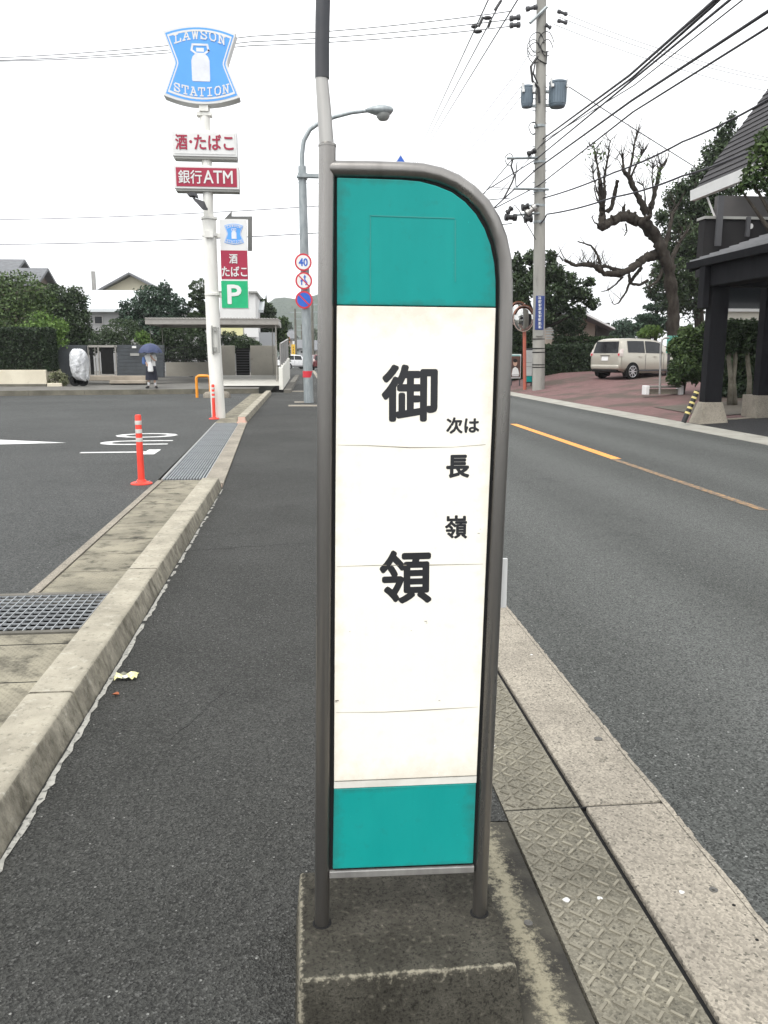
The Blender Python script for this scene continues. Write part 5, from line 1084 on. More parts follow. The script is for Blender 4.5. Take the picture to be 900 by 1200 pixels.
q.tube([P(641, 60, UY - .2), P(640, 75, UY - .2), P(628, 68, UY - .2), P(625, 86, UY - .22), P(630, 98, UY - .2)], .03, 6)
q.tube([P(601, 186, UY - .2), P(599, 195, UY - .2), P(603, 206, UY - .2), P(600, 214, UY - .2), P(590, 233, UY - .2)], .035, 6)
q.tube([P(606, 190, UY - .2), P(604, 207, UY - .2), P(605, 222, UY - .2)], .02, 6); q.tube([P(600, 246, UY - .25), P(603, 240, UY - .25), P(608, 246, UY - .25), P(628, 281, UY - .3)], .016, 6)
q.each('cable_loop', BLACK, up)
def spool(px0, py0, px1, py1, r):
    a, b = P(px0, py0, UY - .25), P(px1, py1, UY - .25); m = MB(); t = (b - a); k = [a, a + t * .05, a + t * .3, a + t * .35, a + t * .65, a + t * .7, a + t * .95, b]; m.tube(k, [r * .4, r, r, r * .7, r * .7, r, r, r * .4], 12); return m
for (a, b, c_, d, r) in ((616, 11, 630, 8, .09), (597, 22, 610, 20, .10), (597, 30, 610, 29, .10), (653, 13, 665, 17, .07), (653, 24, 665, 27, .07), (639, 29, 646, 33, .07)):
    spool(a, b, c_, d, r).build('insulator', DARKGREY, up, smooth='auto')
for (a, b, c_, d, r) in ((591, 254.5, 606, 255, .13), (594, 250, 600, 243, .10), (611, 243.5, 620, 242, .13), (614, 257, 624, 256, .14), (618, 181, 628, 176, .10)):
    spool(a, b, c_, d, r).build('splice_box', BLACK, up, smooth='auto')
spool(616, 251, 628, 242, .14).build('cable_sleeve', STEEL_L, up, smooth='auto')
for (l, t_, r, b, m, nm) in ((628.3, 346.5, 637, 386.5, M('plate_blue', (.03, .055, .20), (.025, .045, .17), 8, .5), 'blue_plate'), (628, 387, 636.5, 394, GREY_TRIM, 'number_tag')):
    pp = rect(l, t_, r, b, UY - .27, .05).build(nm, m, up, bevel=.01)
    if nm == 'blue_plate':
        q = MB(); rnd = random.Random(4)
        for k in range(9):
            y0 = 347.6 + k * 4.25
            for s in range(3): rect(630.6 + rnd.uniform(0, .6), y0 + s * 1.15, 634.4 + rnd.uniform(-.6, .4), y0 + s * 1.15 + .5, UY - .276, .004, q)
            x = 632 + rnd.uniform(-.6, .8); rect(x, y0, x + .6, y0 + 3.2, UY - .278, .004, q)
        q.build('mark', WHITE, pp)
bn = MB()
for py in (398, 409, 413.5, 428, 431): c = P(631, py, UY); bn.lathe([(.230, 0), (.244, .005), (.244, .035), (.230, .04)], (c.x, UY, c.z), 20)
bn.each('strap', BLACKM, up)
# convex mirror
MY = 33.0; mb_ = P(615, 458, MY)
cm = thing('traffic_mirror', 'round convex traffic mirror with a second mirror behind it on a weathered orange post', 'traffic mirror', (mb_.x, MY, fz(mb_.x, MY)))
MB().tube([(mb_.x, MY, fz(mb_.x, MY) - .1), P(614.5, 385, MY), P(614, 370, MY)], .068, 14).build('post', M('mirror_orange', (.42, .10, .06), (.33, .10, .07), 7, .6, c3=(.5, .45, .42), c3scale=6, c3lim=(.66, .7)), cm, smooth='auto')
MIRR = M('mirror_face', (.60, .60, .58), rough=.06, metal=1.0)
for px, py, rx, ry, yo in ((613.6, 373.5, 12.6, 15, -.14), (607, 368, 11, 14, .16)):
    c = P(px, py, MY + yo); r = ry * MY / 988; k = rx / ry
    hood = MB(); hood.tube([(c.x, c.y + .06, c.z), (c.x, c.y, c.z), (c.x, c.y - .02, c.z)], [r * .7, r, r], 30); hood.v = [((x - c.x) * k + c.x, y, z) for x, y, z in hood.v]; ho = hood.build('mirror_back', M('mirror_rim', (.40, .30, .26), rough=.6), cm, smooth='auto')
    f = MB(); rings = [[(c.x + r * .93 * q * k * math.cos(a), c.y - .03 - .05 * (1 - q * q), c.z + r * .93 * q * math.sin(a)) for a in [2 * PI * j / 30 for j in range(30)]] for q in (1, .8, .6, .4, .2, .03)]; f.loft(rings); f.build('mirror_face', MIRR, ho, smooth=True)
    hd_ = MB(); pts = [(c.x + r * 1.02 * k * math.cos(a), c.y - .10, c.z + r * 1.02 * math.sin(a)) for a in np.linspace(.35, PI - .35, 14)]; p2 = [(x, c.y + .02, z) for x, y, z in pts]
    for i in range(13): hd_.hexa([p2[i], p2[i + 1], pts[i + 1], pts[i]], [tuple(Vector(v) + Vector((0, 0, .015))) for v in (p2[i], p2[i + 1], pts[i + 1], pts[i])])
    hd_.build('mirror_hood', M('hood_orange', (.35, .12, .06), rough=.6), ho)
# poster and notice boards
pt_ = thing('poster_board', 'white framed poster board with a portrait of a man beside the orange mirror post', 'poster board', (P(604, 450, 35).x, 35.0, .3))
rect(597.5, 415, 610, 443.5, 35.0, .08).build('frame', WHITE, pt_, bevel=.01); rect(598.3, 417.5, 609.3, 441.8, 34.98, .03).build('print', M('poster_dark', (.05, .035, .03), (.16, .07, .05), 2, .5), pt_)
rect(598.3, 415.6, 609.3, 417.3, 34.97, .03).build('heading', M('poster_teal', (.25, .45, .43), rough=.5), pt_)
def ovl(px, py, rx, ry, Y, th=.01): c = P(px, py, Y); k = Y / 988; return MB().prism([(c.x + rx * k * math.cos(i * PI / 10), Y, c.z + ry * k * math.sin(i * PI / 10)) for i in range(20)], (0, th, 0))
ovl(603.8, 425.5, 2.5, 3.6, 34.96).build('printed_face', SKIN, pt_); ovl(603.8, 422.6, 2.6, 2.2, 34.955).build('printed_hair', HAIR, pt_)
q = MB(); q.prism([P(599.5, 439, 34.96), P(601, 432, 34.96), P(603.8, 430, 34.96), P(607, 432, 34.96), P(608.6, 439, 34.96)], (0, .01, 0)); q.build('printed_shirt', WHITE, pt_)
q = MB(); rect(600, 439.3, 608, 441, 34.95, .01, q); q.build('caption_bar', M('caption_grey', (.6, .6, .6), rough=.5), pt_); q = MB()
for px in (599, 608.6): rect(px, 443, px + .8, 452, 35.02, .05, q)
q.each('leg', DARKGREY, pt_)
nb = thing('notice_board', 'narrow white notice board with a teal foot between the mirror post and the utility pole', 'notice board', (P(620, 448, 34).x, 34, .3))
rect(616.6, 410.5, 623.4, 440.5, 34, .1).build('board', M('notice_white', (.52, .54, .52), (.45, .46, .45), 3, .5), nb, bevel=.01); rect(615.8, 441, 623.2, 447.5, 33.98, .14).build('teal_foot', TEAL, nb); rect(616, 408, 624.2, 449, 34.06, .08).build('frame', DARKGREY, nb)
q = MB()
for py in (424.5, 429): rect(616.8, py, 623.2, py + .6, 33.99, .01, q)
q.each('divider', GREY_TRIM, nb); q = MB()
for px in (616.8, 622.2): rect(px, 447, px + .8, 455, 34.03, .06, q)
q.each('leg', DARKGREY, nb)

# hedges, house, trees right of the pole
def hedge(name, label, px0, py0, px1, py1, Y, d, n, sz, mats, zb):
    a, b = P(px0, py0, Y), P(px1, py1, Y); t = thing(name, label, 'hedge', ((a.x + b.x) / 2, Y, zb))
    hedge_mb(a.x, b.x, Y, Y + d, zb, a.z, n, sz).build('foliage', mats, t); MB().box((a.x + .1, Y + .16, zb), (b.x - .1, Y + d - .1, a.z - .12)).build('core', leaf_mat('hedge_fill', (.010, .013, .007)), t)  # dark filler box added behind the leaf skin to stop see-through
hedge('clipped_hedge', 'dark clipped hedge directly behind the utility pole and the beige car', 630, 405, 760, 447, 37, 1.2, 18000, .06, L_DARK, .45)
hedge('clipped_hedge', 'second taller hedge row stepping up behind the front hedge near the small house', 655, 395.5, 724, 408, 39.5, 1.0, 6000, .06, L_MID, .5)
hedge('clipped_hedge', 'block-shaped dark hedge behind the poster board left of the utility pole', 585, 372, 622, 455, 37.8, 1.2, 9000, .065, L_DARK, .4)
o = tree('dome_shrub', 'dark flat-topped clipped shrub against the small house', gbase(666, 41, .5), [Bl(658, 382, 11, 11, 41), Bl(674, 381, 12, 11, 41), Bl(666, 378, 14, 9, 41), Bl(668, 394, 18, 10, 41)], 6000, .055, L_DARK, .07, cat='shrub', shell=.8)
sh = thing('small_house', 'small beige house with a white-edged dark roof behind the hedges', 'house', gbase(690, 45, .5))
a, b = P(640, 374, 45), P(697, 400, 45); MB().box((a.x, 45, .5), (b.x, 52, a.z)).build('wall', M('house_beige', (.42, .36, .30), (.36, .31, .26), 1, .8), sh)
r = MB(); r.hexa([P(640, 364.5, 44), P(684, 366.5, 44), P(722, 386, 44), P(640, 386, 46)], [P(640, 360, 53), P(684, 362, 53), P(722, 382, 53), P(640, 382, 53)])
MB().prism([P(636, 372, 44), P(636, 364, 44), P(683, 365, 44), P(721, 384.5, 44), P(721, 387, 44), P(682, 369.5, 44), P(650, 368, 44)], (0, 9, 0)).build('roof', TILE, sh)
MB().prism([P(683, 364.5, 43.9), P(721, 384.2, 43.9), P(721, 386.2, 43.9), P(683, 367.2, 43.9)], (0, .12, 0)).build('barge_board', WHITE, sh); q = MB(); rect(699, 378, 714, 395, 44.9, .2, q); q.build('porch_shade_panel', M('porch_shade', (.05, .045, .04), rough=.8), sh)  # last piece: flat dark panel painted as the shade inside the porch
q = MB()
for k in range(9): rect(640, 371 + k * 3.1, 649.5, 372.6 + k * 3.1, 43.6, .06, q)
q.build('louvre', M('louvre_grey', (.40, .42, .41), rough=.6), sh)
tree('roadside_tree', 'loose dark broadleaf tree spreading on both sides of the utility pole', gbase(618, 39.5, .4), [Bl(606, 312, 10, 14, 39), Bl(612, 335, 18, 16, 39), Bl(645, 318, 16, 12, 39), Bl(662, 330, 18, 12, 39), Bl(680, 345, 15, 10, 39), Bl(650, 345, 22, 12, 39), Bl(694, 356, 9, 7, 39), Bl(605, 358, 14, 14, 39), Bl(655, 360, 16, 8, 39), Bl(676, 366, 12, 8, 39), Bl(622, 302, 8, 9, 39), Bl(646, 300, 7, 7, 39), Bl(690, 330, 7, 6, 39), Bl(630, 325, 14, 14, 39), Bl(640, 372, 12, 8, 39)], 9500, .10, L_DARK, .17, limbs=14, shell=.35)
for px, py, rx, ry, Y, lab in ((730, 384, 14, 14, 70, 'hazy blue-green round tree in the gap behind the car'), (757, 380, 12, 14, 66, 'dark far tree right behind the old trunk'), (712, 392, 8, 7, 75, 'small far tree beside the small house roof')):
    tree('distant_tree', lab, gbase(px, Y, .3), [Bl(px, py, rx, ry * .7, Y), Bl(px - rx * .5, py + ry * .3, rx * .6, ry * .6, Y), Bl(px + rx * .5, py + ry * .2, rx * .6, ry * .7, Y), Bl(px, py + ry * .8, rx, ry * .5, Y)], 2600, .13, L_PINE, .2)
# old pollarded tree
ot = thing('old_tree', 'old heavily pruned tree with a thick dark trunk and bare knobbly limbs', 'tree', gbase(789, 33.6, .7)); OY = 33.6
om_ = MB()
def limb(pts, r0, r1, dy=0.0, mb=om_, twigs=0):
    n = len(pts); V = []
    for i, (a, b) in enumerate(pts): V.append(P(a, b, OY + dy * i / (n - 1)))
    W_ = []; R = []
    for i in range(n - 1):
        for k in range(6):
            f = (i + k / 6) / (n - 1); v = V[i].lerp(V[i + 1], k / 6); j = (r0 + (r1 - r0) * f ** .75) * .70
            W_.append(v + Vector((random.uniform(-1, 1), random.uniform(-1, 1), random.uniform(-1, 1))) * j * .20); R.append(j * random.uniform(.86, 1.2))
    W_.append(V[-1]); R.append(r1 * .8); q0 = len(mb.v); mb.tube(W_, R, 12)
    for q in range(q0, len(mb.v)):       # knots and furrows
        ring = min((q - q0) // 12, len(W_) - 1); c_ = W_[ring]; mb.v[q] = tuple(c_ + (Vector(mb.v[q]) - c_) * random.uniform(.84, 1.18))
    for k in range(max(1, int(r0 * 12))):      # cut stubs
        i = random.randrange(2, len(W_)); d = Vector((random.uniform(-1, 1), random.uniform(-1, .3), random.uniform(-.5, 1))).normalized(); L = R[i] * random.uniform(1.3, 2.2)
        mb.tube([W_[i], W_[i] + d * L * .8, W_[i] + d * L], [R[i] * .6, R[i] * .42, R[i] * .30], 7)
    for k in range(twigs * 5 + 2):
        i = random.randrange(len(W_) // 2, len(W_)); d = Vector((random.uniform(-.7, .7), random.uniform(-.7, .7), random.uniform(.3, 1))).normalized(); L = random.uniform(.25, .85)
        mb.tube([W_[i], W_[i] + d * L * .5, W_[i] + d * L + Vector((random.uniform(-.1, .1), 0, .1))], [.016, .011, .006], 5)
limb([(790, 445), (790, 395), (788, 350), (783, 315), (775, 290), (764, 271), (752, 256)], .38, .27, -.6)
limb([(768, 280), (756, 262), (742, 258), (732, 253), (722, 257), (713, 262), (705, 266)], .32, .20, -1.0); limb([(705, 267), (706, 256), (706, 246), (704, 232), (704, 214)], .24, .12, .3, twigs=2); limb([(704, 216), (701, 200), (698, 185), (696, 171)], .10, .03, .2, twigs=4)
limb([(706, 245), (709, 228), (708, 210), (712, 188), (715, 165)], .13, .025, -.4, twigs=5); limb([(704, 235), (699, 222), (695, 205), (692, 190)], .06, .015, .5, twigs=3); limb([(700, 180), (693, 172), (688, 168)], .02, .006); limb([(712, 248), (717, 243), (722, 220), (724, 211)], .14, .09, -.3); limb([(706, 243), (699, 232), (696, 220)], .05, .03)
limb([(757, 250), (751, 236), (744, 223), (737, 208), (731, 200)], .19, .11, -.5); limb([(736, 207), (740, 190), (743, 172), (746, 157)], .10, .035, .2, twigs=4); limb([(731, 202), (730, 190), (730, 180)], .08, .04, .2, twigs=2); limb([(739, 208), (745, 195), (751, 183), (755, 176)], .07, .02, -.3, twigs=4); limb([(731, 200), (726, 190), (722, 184)], .04, .01)
limb([(760, 252), (764, 238), (769, 219), (772, 203), (776, 195), (781, 188)], .17, .06, .4, twigs=5); limb([(766, 228), (764, 210), (765, 192)], .06, .025, .3, twigs=3); limb([(756, 245), (756, 230), (754, 218), (747, 213)], .06, .02, -.3, twigs=2); limb([(773, 205), (771, 196), (769, 188)], .05, .02)
limb([(776, 296), (767, 299), (756, 302), (748, 309), (738, 316), (726, 321), (708, 321), (696, 311), (684, 310), (674, 311), (662, 305)], .30, .07, -1.6, twigs=6); limb([(745, 312), (735, 318), (722, 316), (710, 312), (700, 313), (690, 312)], .16, .06, -1.2, twigs=4)
limb([(706, 318), (703, 308), (700, 298), (693, 288), (684, 285), (677, 283)], .10, .03, -.5); limb([(737, 322), (738, 330), (734, 342), (729, 349), (725, 355)], .09, .04, -.6); limb([(730, 324), (722, 333), (713, 340), (704, 342)], .07, .02, .3); limb([(752, 314), (744, 323), (738, 332), (750, 334), (760, 328)], .11, .07, -.4); limb([(725, 355), (720, 357), (716, 354)], .04, .01); limb([(755, 330), (760, 338), (763, 344)], .04, .015)
limb([(733, 262), (735, 271), (731, 277)], .05, .025); limb([(731, 253), (731, 246), (731, 242)], .12, .09); limb([(704, 264), (697, 261), (693, 254)], .06, .02); limb([(660, 306), (655, 300), (650, 302)], .04, .01)
limb([(783, 315), (790, 296), (797, 282), (806, 270)], .18, .06, .8, twigs=4); limb([(778, 290), (784, 270), (788, 250), (796, 238)], .16, .05, 1.0, twigs=4); limb([(782, 302), (776, 318), (770, 330), (760, 336)], .14, .05, -.8)
om_.build('trunk', BARK, ot, smooth=True)
lb = MB(); leaf_cloud(lb, [Bl(800, 310, 6, 8, 33.4), Bl(754, 188, 12, 9, 33), Bl(772, 205, 8, 12, 33.5), Bl(697, 178, 12, 10, 33)], 130, .08, .2); lb.build('sprigs', L_MID, ot)['kind'] = 'stuff'
sh_ = thing('bracket_sign', 'teal-green board with a pale picture leaning by the old trunk behind the bush', 'sign', (P(790, 405, 29).x, 29, .5)); rect(782.5, 393.5, 797, 414, 29, .06).build('board', M('teal_board', (.10, .33, .26), (.13, .38, .31), 1.5, .5), sh_, bevel=.01); ovl(791, 401.5, 5, 4, 28.99).build('printed_shape', M('peach', (.62, .45, .33), (.5, .36, .22), 6, .6), sh_); q = MB(); rect(783, 414, 784, 440, 29.02, .05, q); rect(796, 414, 797, 440, 29.02, .05, q); q.each('leg', DARKGREY, sh_)
# evergreens
tree('tall_evergreen', 'tall dark evergreen with a thin ragged top between the old tree and the steep roof', gbase(824, 39, .6), [Bl(857, 143, 6, 13, 39), Bl(848, 160, 10, 14, 39), Bl(836, 182, 15, 18, 39), Bl(850, 190, 16, 24, 39), Bl(822, 212, 18, 20, 39), Bl(845, 222, 24, 24, 39), Bl(808, 245, 22, 22, 39), Bl(832, 255, 26, 26, 39), Bl(800, 280, 26, 22, 38.5), Bl(825, 300, 32, 30, 39), Bl(797, 318, 24, 22, 38.5), Bl(812, 345, 30, 26, 39), Bl(790, 350, 18, 22, 38.5), Bl(860, 175, 12, 20, 39), Bl(792, 258, 12, 10, 38), Bl(782, 300, 10, 14, 38.5), Bl(790, 232, 14, 14, 38.5), Bl(772, 318, 10, 14, 38.5), Bl(764, 340, 9, 10, 38.5), Bl(775, 255, 8, 10, 38.5), Bl(800, 222, 10, 12, 38.5)], 30000, .085, L_DARK, .28, limbs=9, shell=.3)
tree('layered_conifer', 'dark flat-layered conifer beside the old trunk above the car', gbase(770, 46, .5), [Bl(768, 360, 14, 5, 46), Bl(760, 372, 16, 5, 46), Bl(772, 348, 12, 5, 46), Bl(775, 380, 18, 8, 46), Bl(778, 330, 10, 8, 46), Bl(753, 383, 14, 5, 46)], 4500, .09, L_PINE, .15)
tree('yellow_shrub', 'yellow-green rounded shrub just above the car roof', gbase(762, 40, .6), [Bl(763, 387, 11, 6, 40), Bl(756, 391, 9, 5, 40), Bl(770, 391, 9, 5, 40)], 2200, .05, L_BRIGHT, .05, cat='shrub', shell=.7)
tree('leafy_bush', 'large leafy green bush between the car and the dark porch post', gbase(803, 24.5, .25), [Bl(806, 392, 12, 11, 24.5), Bl(795, 408, 13, 14, 24.5), Bl(812, 412, 12, 18, 24.5), Bl(800, 430, 16, 16, 24.3), Bl(814, 436, 10, 14, 24.3), Bl(792, 442, 10, 10, 24.3), Bl(826, 420, 10, 24, 24.8), Bl(826, 392, 12, 14, 24.8)], 9500, .06, L_MID, .07, cat='bush', limbs=7)

# ================================================================ DARK HOUSE WITH PORCH
hs_ = thing('dark_house', 'steep-roofed dark house with a black timber porch at the right edge', 'house', (11.5, 20, .1))
SLATE = M('slate_shingle', (.060, .058, .060), (.042, .040, .043), 3, .75, spec=.25, stretch=(1, .4, 2)); BLKW = M('black_timber', (.014, .014, .016), (.010, .010, .012), 6, .85, spec=.12, stretch=(1, 1, .3)); CHARC = M('charcoal_render', (.030, .029, .030), (.025, .024, .025), 1.5, .9, spec=.1)
e0 = P(814, 224, 22.0); e1 = P(901, 104, 22.0); sv = Vector((e1.x - e0.x, 0, e1.z - e0.z)); sv = sv / sv.length; Y0 = 4.0; nv = Vector((-sv.z, 0, sv.x))
rf = MB()
for k in range(34):
    a = e0 + sv * (.205 * k); b = e0 + sv * (.205 * (k + 1) + .03); up_ = nv * .022
    rf.hexa([(a.x, 22, a.z), (b.x, 22, b.z), (b.x, Y0, b.z), (a.x, Y0, a.z)], [(a.x + up_.x * 1.6, 22, a.z + up_.z * 1.6), (b.x + up_.x * .3, 22, b.z + up_.z * .3), (b.x + up_.x * .3, Y0, b.z + up_.z * .3), (a.x + up_.x * 1.6, Y0, a.z + up_.z * 1.6)])
rf.build('roof', SLATE, hs_)
f = MB(); f.hexa([(e0.x - .08, 22.05, e0.z - .24), (e0.x + .05, 22.05, e0.z - .24), (e0.x + .05, Y0, e0.z - .24), (e0.x - .08, Y0, e0.z - .24)], [(e0.x - .10, 22.05, e0.z + .02), (e0.x - .02, 22.05, e0.z + .02), (e0.x - .02, Y0, e0.z + .02), (e0.x - .10, Y0, e0.z + .02)]); f.build('fascia', WHITE, hs_)
ws = MB(); top = e0 + sv * 6.8; ws.prism([(e0.x + .3, 21.6, .2), (e0.x + .3, 21.6, e0.z - .1), (top.x, 21.6, top.z - .1), (top.x + 4, 21.6, top.z - .1), (top.x + 4, 21.6, .2)], (0, .25, 0)); 
# balcony walls
q = MB(); a, b = P(819, 259, 19.5), P(905, 306, 19.5); q.box((a.x, 19.2, b.z - .4), (a.x + 7, 19.5, a.z)); q.build('balcony_wall', CHARC, hs_); q = MB(); q.box((a.x - .03, 19.15, a.z), (a.x + 7, 19.55, a.z + .06)); q.build('wall_cap', GREY_TRIM, hs_)
a, b = P(842.5, 229, 19.9), P(905, 257, 19.9); q = MB(); q.box((a.x, 19.9, b.z), (a.x + 6, 20.1, a.z)); q.build('balcony_screen', M('screen_brown', (.068, .062, .060), (.055, .05, .049), 2, .6), hs_)
for px, y0, y1 in ((842.5, 229, 288), (876, 254, 277)): rect(px, y0, px + 2.6, y1, 19.0, .06).build('screen_strut', DARKGREY, hs_)
ovl(880.5, 265, 2.4, 3, 19.1, .1).build('wall_lamp', WHITE, hs_); MB().tube([P(829, 232, 21.5), P(838, 255, 19.3)], .025, 8).build('drain_pipe', STEEL_L, hs_)
# house wall with white window seen through the porch
a, b = P(842, 330, 24), P(930, 384, 24); q = MB(); q.box((a.x, 24, .2), (a.x + 6, 24.3, 5.2)); q.build('wall', CHARC, hs_)
rect(846, 364, 932, 376, 23.9, .09).build('white_wall_band', M('ivory_render', (.72, .69, .60), (.65, .62, .54), 2, .8), hs_)
wf = MB(); rect(846, 333, 853, 362, 23.86, .1, wf); rect(846, 361.5, 932, 365.5, 23.82, .16, wf); wf.build('window', WHITE, hs_); rect(853, 333, 932, 361.5, 23.9, .05).build('window_pane', GLASS, hs_)
# porch
zt, zb_ = 3.42, 2.92
PXL = P(818.5, 480, 17.46).x; px1 = PXL + .02
for x0, Y, zbase in ((PXL, 17.2, .5), (P(880, 480, 17.86).x, 17.6, .62)):
    q = MB(); q.box((x0, Y, zbase - .01), (x0 + .38, Y + .26, zb_ + .02)); q.build('porch_post', BLKW, hs_, bevel=.01)
    q = MB(); gz = fz(x0, Y) - .1; q.hexa([(x0 - .20, Y - .2, gz), (x0 + .50, Y - .2, gz), (x0 + .50, Y + .36, gz), (x0 - .20, Y + .36, gz)], [(x0 - .02, Y - .02, zbase), (x0 + .40, Y - .02, zbase), (x0 + .40, Y + .28, zbase), (x0 - .02, Y + .28, zbase)]) if Y < 17.5 else q.box((x0 - .04, Y - .05, gz), (x0 + .7, Y + .6, zbase)); q.build('post_footing', CONC_PALE, hs_, bevel=.01)
q = MB(); q.box((PXL - .06, 17.15, zb_), (PXL + 7, 17.5, zt)); q.box((PXL - .06, 5, zb_), (PXL + .40, 17.148, zt)); q.box((PXL - .20, 17.2, zb_ - .45), (PXL - .07, 17.45, zt + .02)); q.build('porch_beam', BLKW, hs_, bevel=.01)
ev = P(808, 308, 18.0); rg = P(901, 275, 18.0); sl_ = (rg.z - ev.z) / (rg.x - ev.x); q = MB(); n = 16
for k in range(n):
    x0 = ev.x + k * .22; x1 = x0 + .235; z0 = ev.z + (x0 - ev.x) * sl_; z1 = ev.z + (x1 - ev.x) * sl_
    q.hexa([(x0, 4, z0), (x1, 4, z1), (x1, 18, z1), (x0, 18, z0)], [(x0, 4, z0 + .05), (x1, 4, z1 + .02), (x1, 18, z1 + .02), (x0, 18, z0 + .05)])
q.build('porch_roof', M('porch_tile', (.20, .20, .205), (.15, .15, .155), 3, .5), hs_)
q = MB(); q.hexa([(ev.x - .05, 4, ev.z - .14), (ev.x + .06, 4, ev.z - .14), (ev.x + .06, 18.02, ev.z - .14), (ev.x - .05, 18.02, ev.z - .14)], [(ev.x - .07, 4, ev.z), (ev.x + .04, 4, ev.z + .01), (ev.x + .04, 18.02, ev.z + .01), (ev.x - .07, 18.02, ev.z)]); q.hexa([(ev.x, 17.85, ev.z - .2), (ev.x + 4, 17.85, ev.z + 4 * sl_ - .2), (ev.x + 4, 18.0, ev.z + 4 * sl_ - .2), (ev.x, 18.0, ev.z - .2)], [(ev.x, 17.85, ev.z - .005), (ev.x + 4, 17.85, ev.z + 4 * sl_ - .005), (ev.x + 4, 18.0, ev.z + 4 * sl_ - .005), (ev.x, 18.0, ev.z - .005)]); q.build('gutter', BLKW, hs_)
bd = MB(); x0 = PXL + .8
for i in range(8):
    for j in range(4):
        xa, ya = x0 + i * .7, 18.5 + j * .8; bd.quad((xa, ya, fz(xa, ya) + .02), (xa + .7, ya, fz(xa + .7, ya) + .02), (xa + .7, ya + .8, fz(xa + .7, ya + .8) + .02), (xa, ya + .8, fz(xa, ya + .8) + .02))
struct(bd, 'planting_bed', M('bed_soil', (.11, .095, .075), (.075, .065, .05), 5, .95, c3=(.15, .14, .11), c3scale=20))
for i, (px, s) in enumerate(((843, 1), (855, -1), (861, 1), (877, -1), (890, 1))):
    t = thing('hedge_tree', ('bare-stemmed hedge shrub in the row beside the porch post, nearest the road', 'thin-stemmed hedge shrub second from the road behind the porch', 'thickest pale-stemmed hedge shrub in the middle of the row behind the porch', 'slim hedge shrub close to the rear porch post', 'hedge shrub half hidden by the rear porch post')[i], 'shrub', gbase(px, 20.8, fz(P(px, 400, 20.8).x, 20.8)), group='hedge shrubs in a row behind the porch')
    MB().tube([P(px, 474, 20.8), P(px - s * 1.5, 445, 20.8), P(px + s, 420, 20.8), P(px - s, 395, 20.8)], [.075, .06, .055, .03], 8).build('trunk', BARK_PALE, t, smooth=True)
    lb = MB(); leaf_cloud(lb, [Bl(px, 390, 10, 13, 20.8, 14), Bl(px + 5, 400, 9, 14, 21, 14), Bl(px - 4, 404, 7, 11, 20.7, 10), Bl(px + 3, 382, 9, 8, 20.8, 12)], 2600, .045, .5); lb.build('crown', L_DARK, t)
tree('dense_shrubbery', 'dense dark shrubbery filling the shade behind the hedge stems', gbase(865, 23, .4), [Bl(850, 430, 14, 28, 23), Bl(872, 430, 16, 28, 23), Bl(892, 430, 14, 28, 23), Bl(862, 455, 24, 14, 23)], 7000, .06, L_DARK, .06, cat='shrub')
tree('overhanging_branch', 'leafy dark tree reaching in front of the steep roof from the right edge', gbase(1010, 15, .1), [Bl(893, 185, 16, 20, 15), Bl(880, 210, 12, 14, 15), Bl(905, 215, 18, 14, 15), Bl(912, 180, 20, 26, 15), Bl(868, 222, 6, 6, 15), Bl(895, 160, 9, 10, 15), Bl(960, 190, 40, 40, 15), Bl(1010, 160, 45, 45, 15)], 6000, .055, L_MID, .14, limbs=8)
# small right-hand things
sr = thing('grab_rail', 'thin grey steel rail with a bent top standing beside the white wheel stop', 'rail', tuple(Vector((P(773, 460, 24).x, 24, .3)))); c0 = P(773, 462, 24); MB().tube([c0, P(774.5, 405, 24), P(776, 398, 24), P(779, 396, 24), P(784, 396, 24)], .032, 10).build('pipe', STEEL_L, sr, smooth='auto')
q = thing('wheel_stop', 'long low wheel stop with white concrete ends at the edge of the brick forecourt', 'wheel stop', tuple(P(778, 460, 24.4))); zz = P(778, 461, 24.4).z
for l, r in ((757, 761), (797.5, 801)): rect(l, 452, r, 463, 24.35, .3).build('end_block', WHITE, q, bevel=.02)
rect(759, 452, 799, 454.5, 24.4, .16).build('beam', M('stop_beam', (.22, .21, .19), rough=.8), q, bevel=.02); rect(760, 456, 798, 462, 24.5, .1).build('lower_board', CONC_PALE, q)
sp_ = thing('striped_post', 'leaning black post with yellow bands by the porch footing', 'bollard', tuple(G(801, 494, .1))); a, b = P(801, 495, 17.0), P(817, 458, 17.0); d = b - a; MB().tube([a, b], .055, 14).build('post', BLACK, sp_, smooth='auto')
for k in (.30, .46, .62, .78, .94): MB().tube([a + d * (k - .03), a + d * (k + .03)], .058, 14).build('band', M('band_yellow', (.62, .52, .20), rough=.6), sp_, smooth='auto')

# ================================================================ OVERHEAD WIRES
CABLE = M('cable_black', (.016, .015, .022), rough=.6)
def wire(label, pts, r, sag=0.0, name='overhead_cable', group=None):
    V = [P(*p) for p in pts]; out = []
    for i in range(len(V) - 1):
        for k in range(14): f = k / 14; v = V[i].lerp(V[i + 1], f); out.append(v - Vector((0, 0, sag * 4 * f * (1 - f))))
    out.append(V[-1]); o = MB().tube(out, r, 6).build(name, CABLE, smooth=True); return tag(o, label, 'cable', group)
wire('uppermost thick black cable running from the transformers over the road', [(636, 163, UY), (738, 88, 18), (840, -2, 12), (905, -62, 10)], .026)
wire('twin black cable just below the uppermost thick cable', [(634, 170, UY), (741, 91, 18), (834, 8, 12.5), (890, -45, 10)], .022)
wire('black cable crossing its neighbour on the way to the top edge', [(575, 220, UY - .2), (629, 186, UY - .2), (770, 70, 17), (860, -4, 12), (905, -42, 10)], .022)
wire('black cable from the lower crossarm rising to the top edge', [(585, 226, UY - .2), (640, 163, UY - .2), (743, 100, 18), (870, 0, 12), (905, -30, 10)], .012)
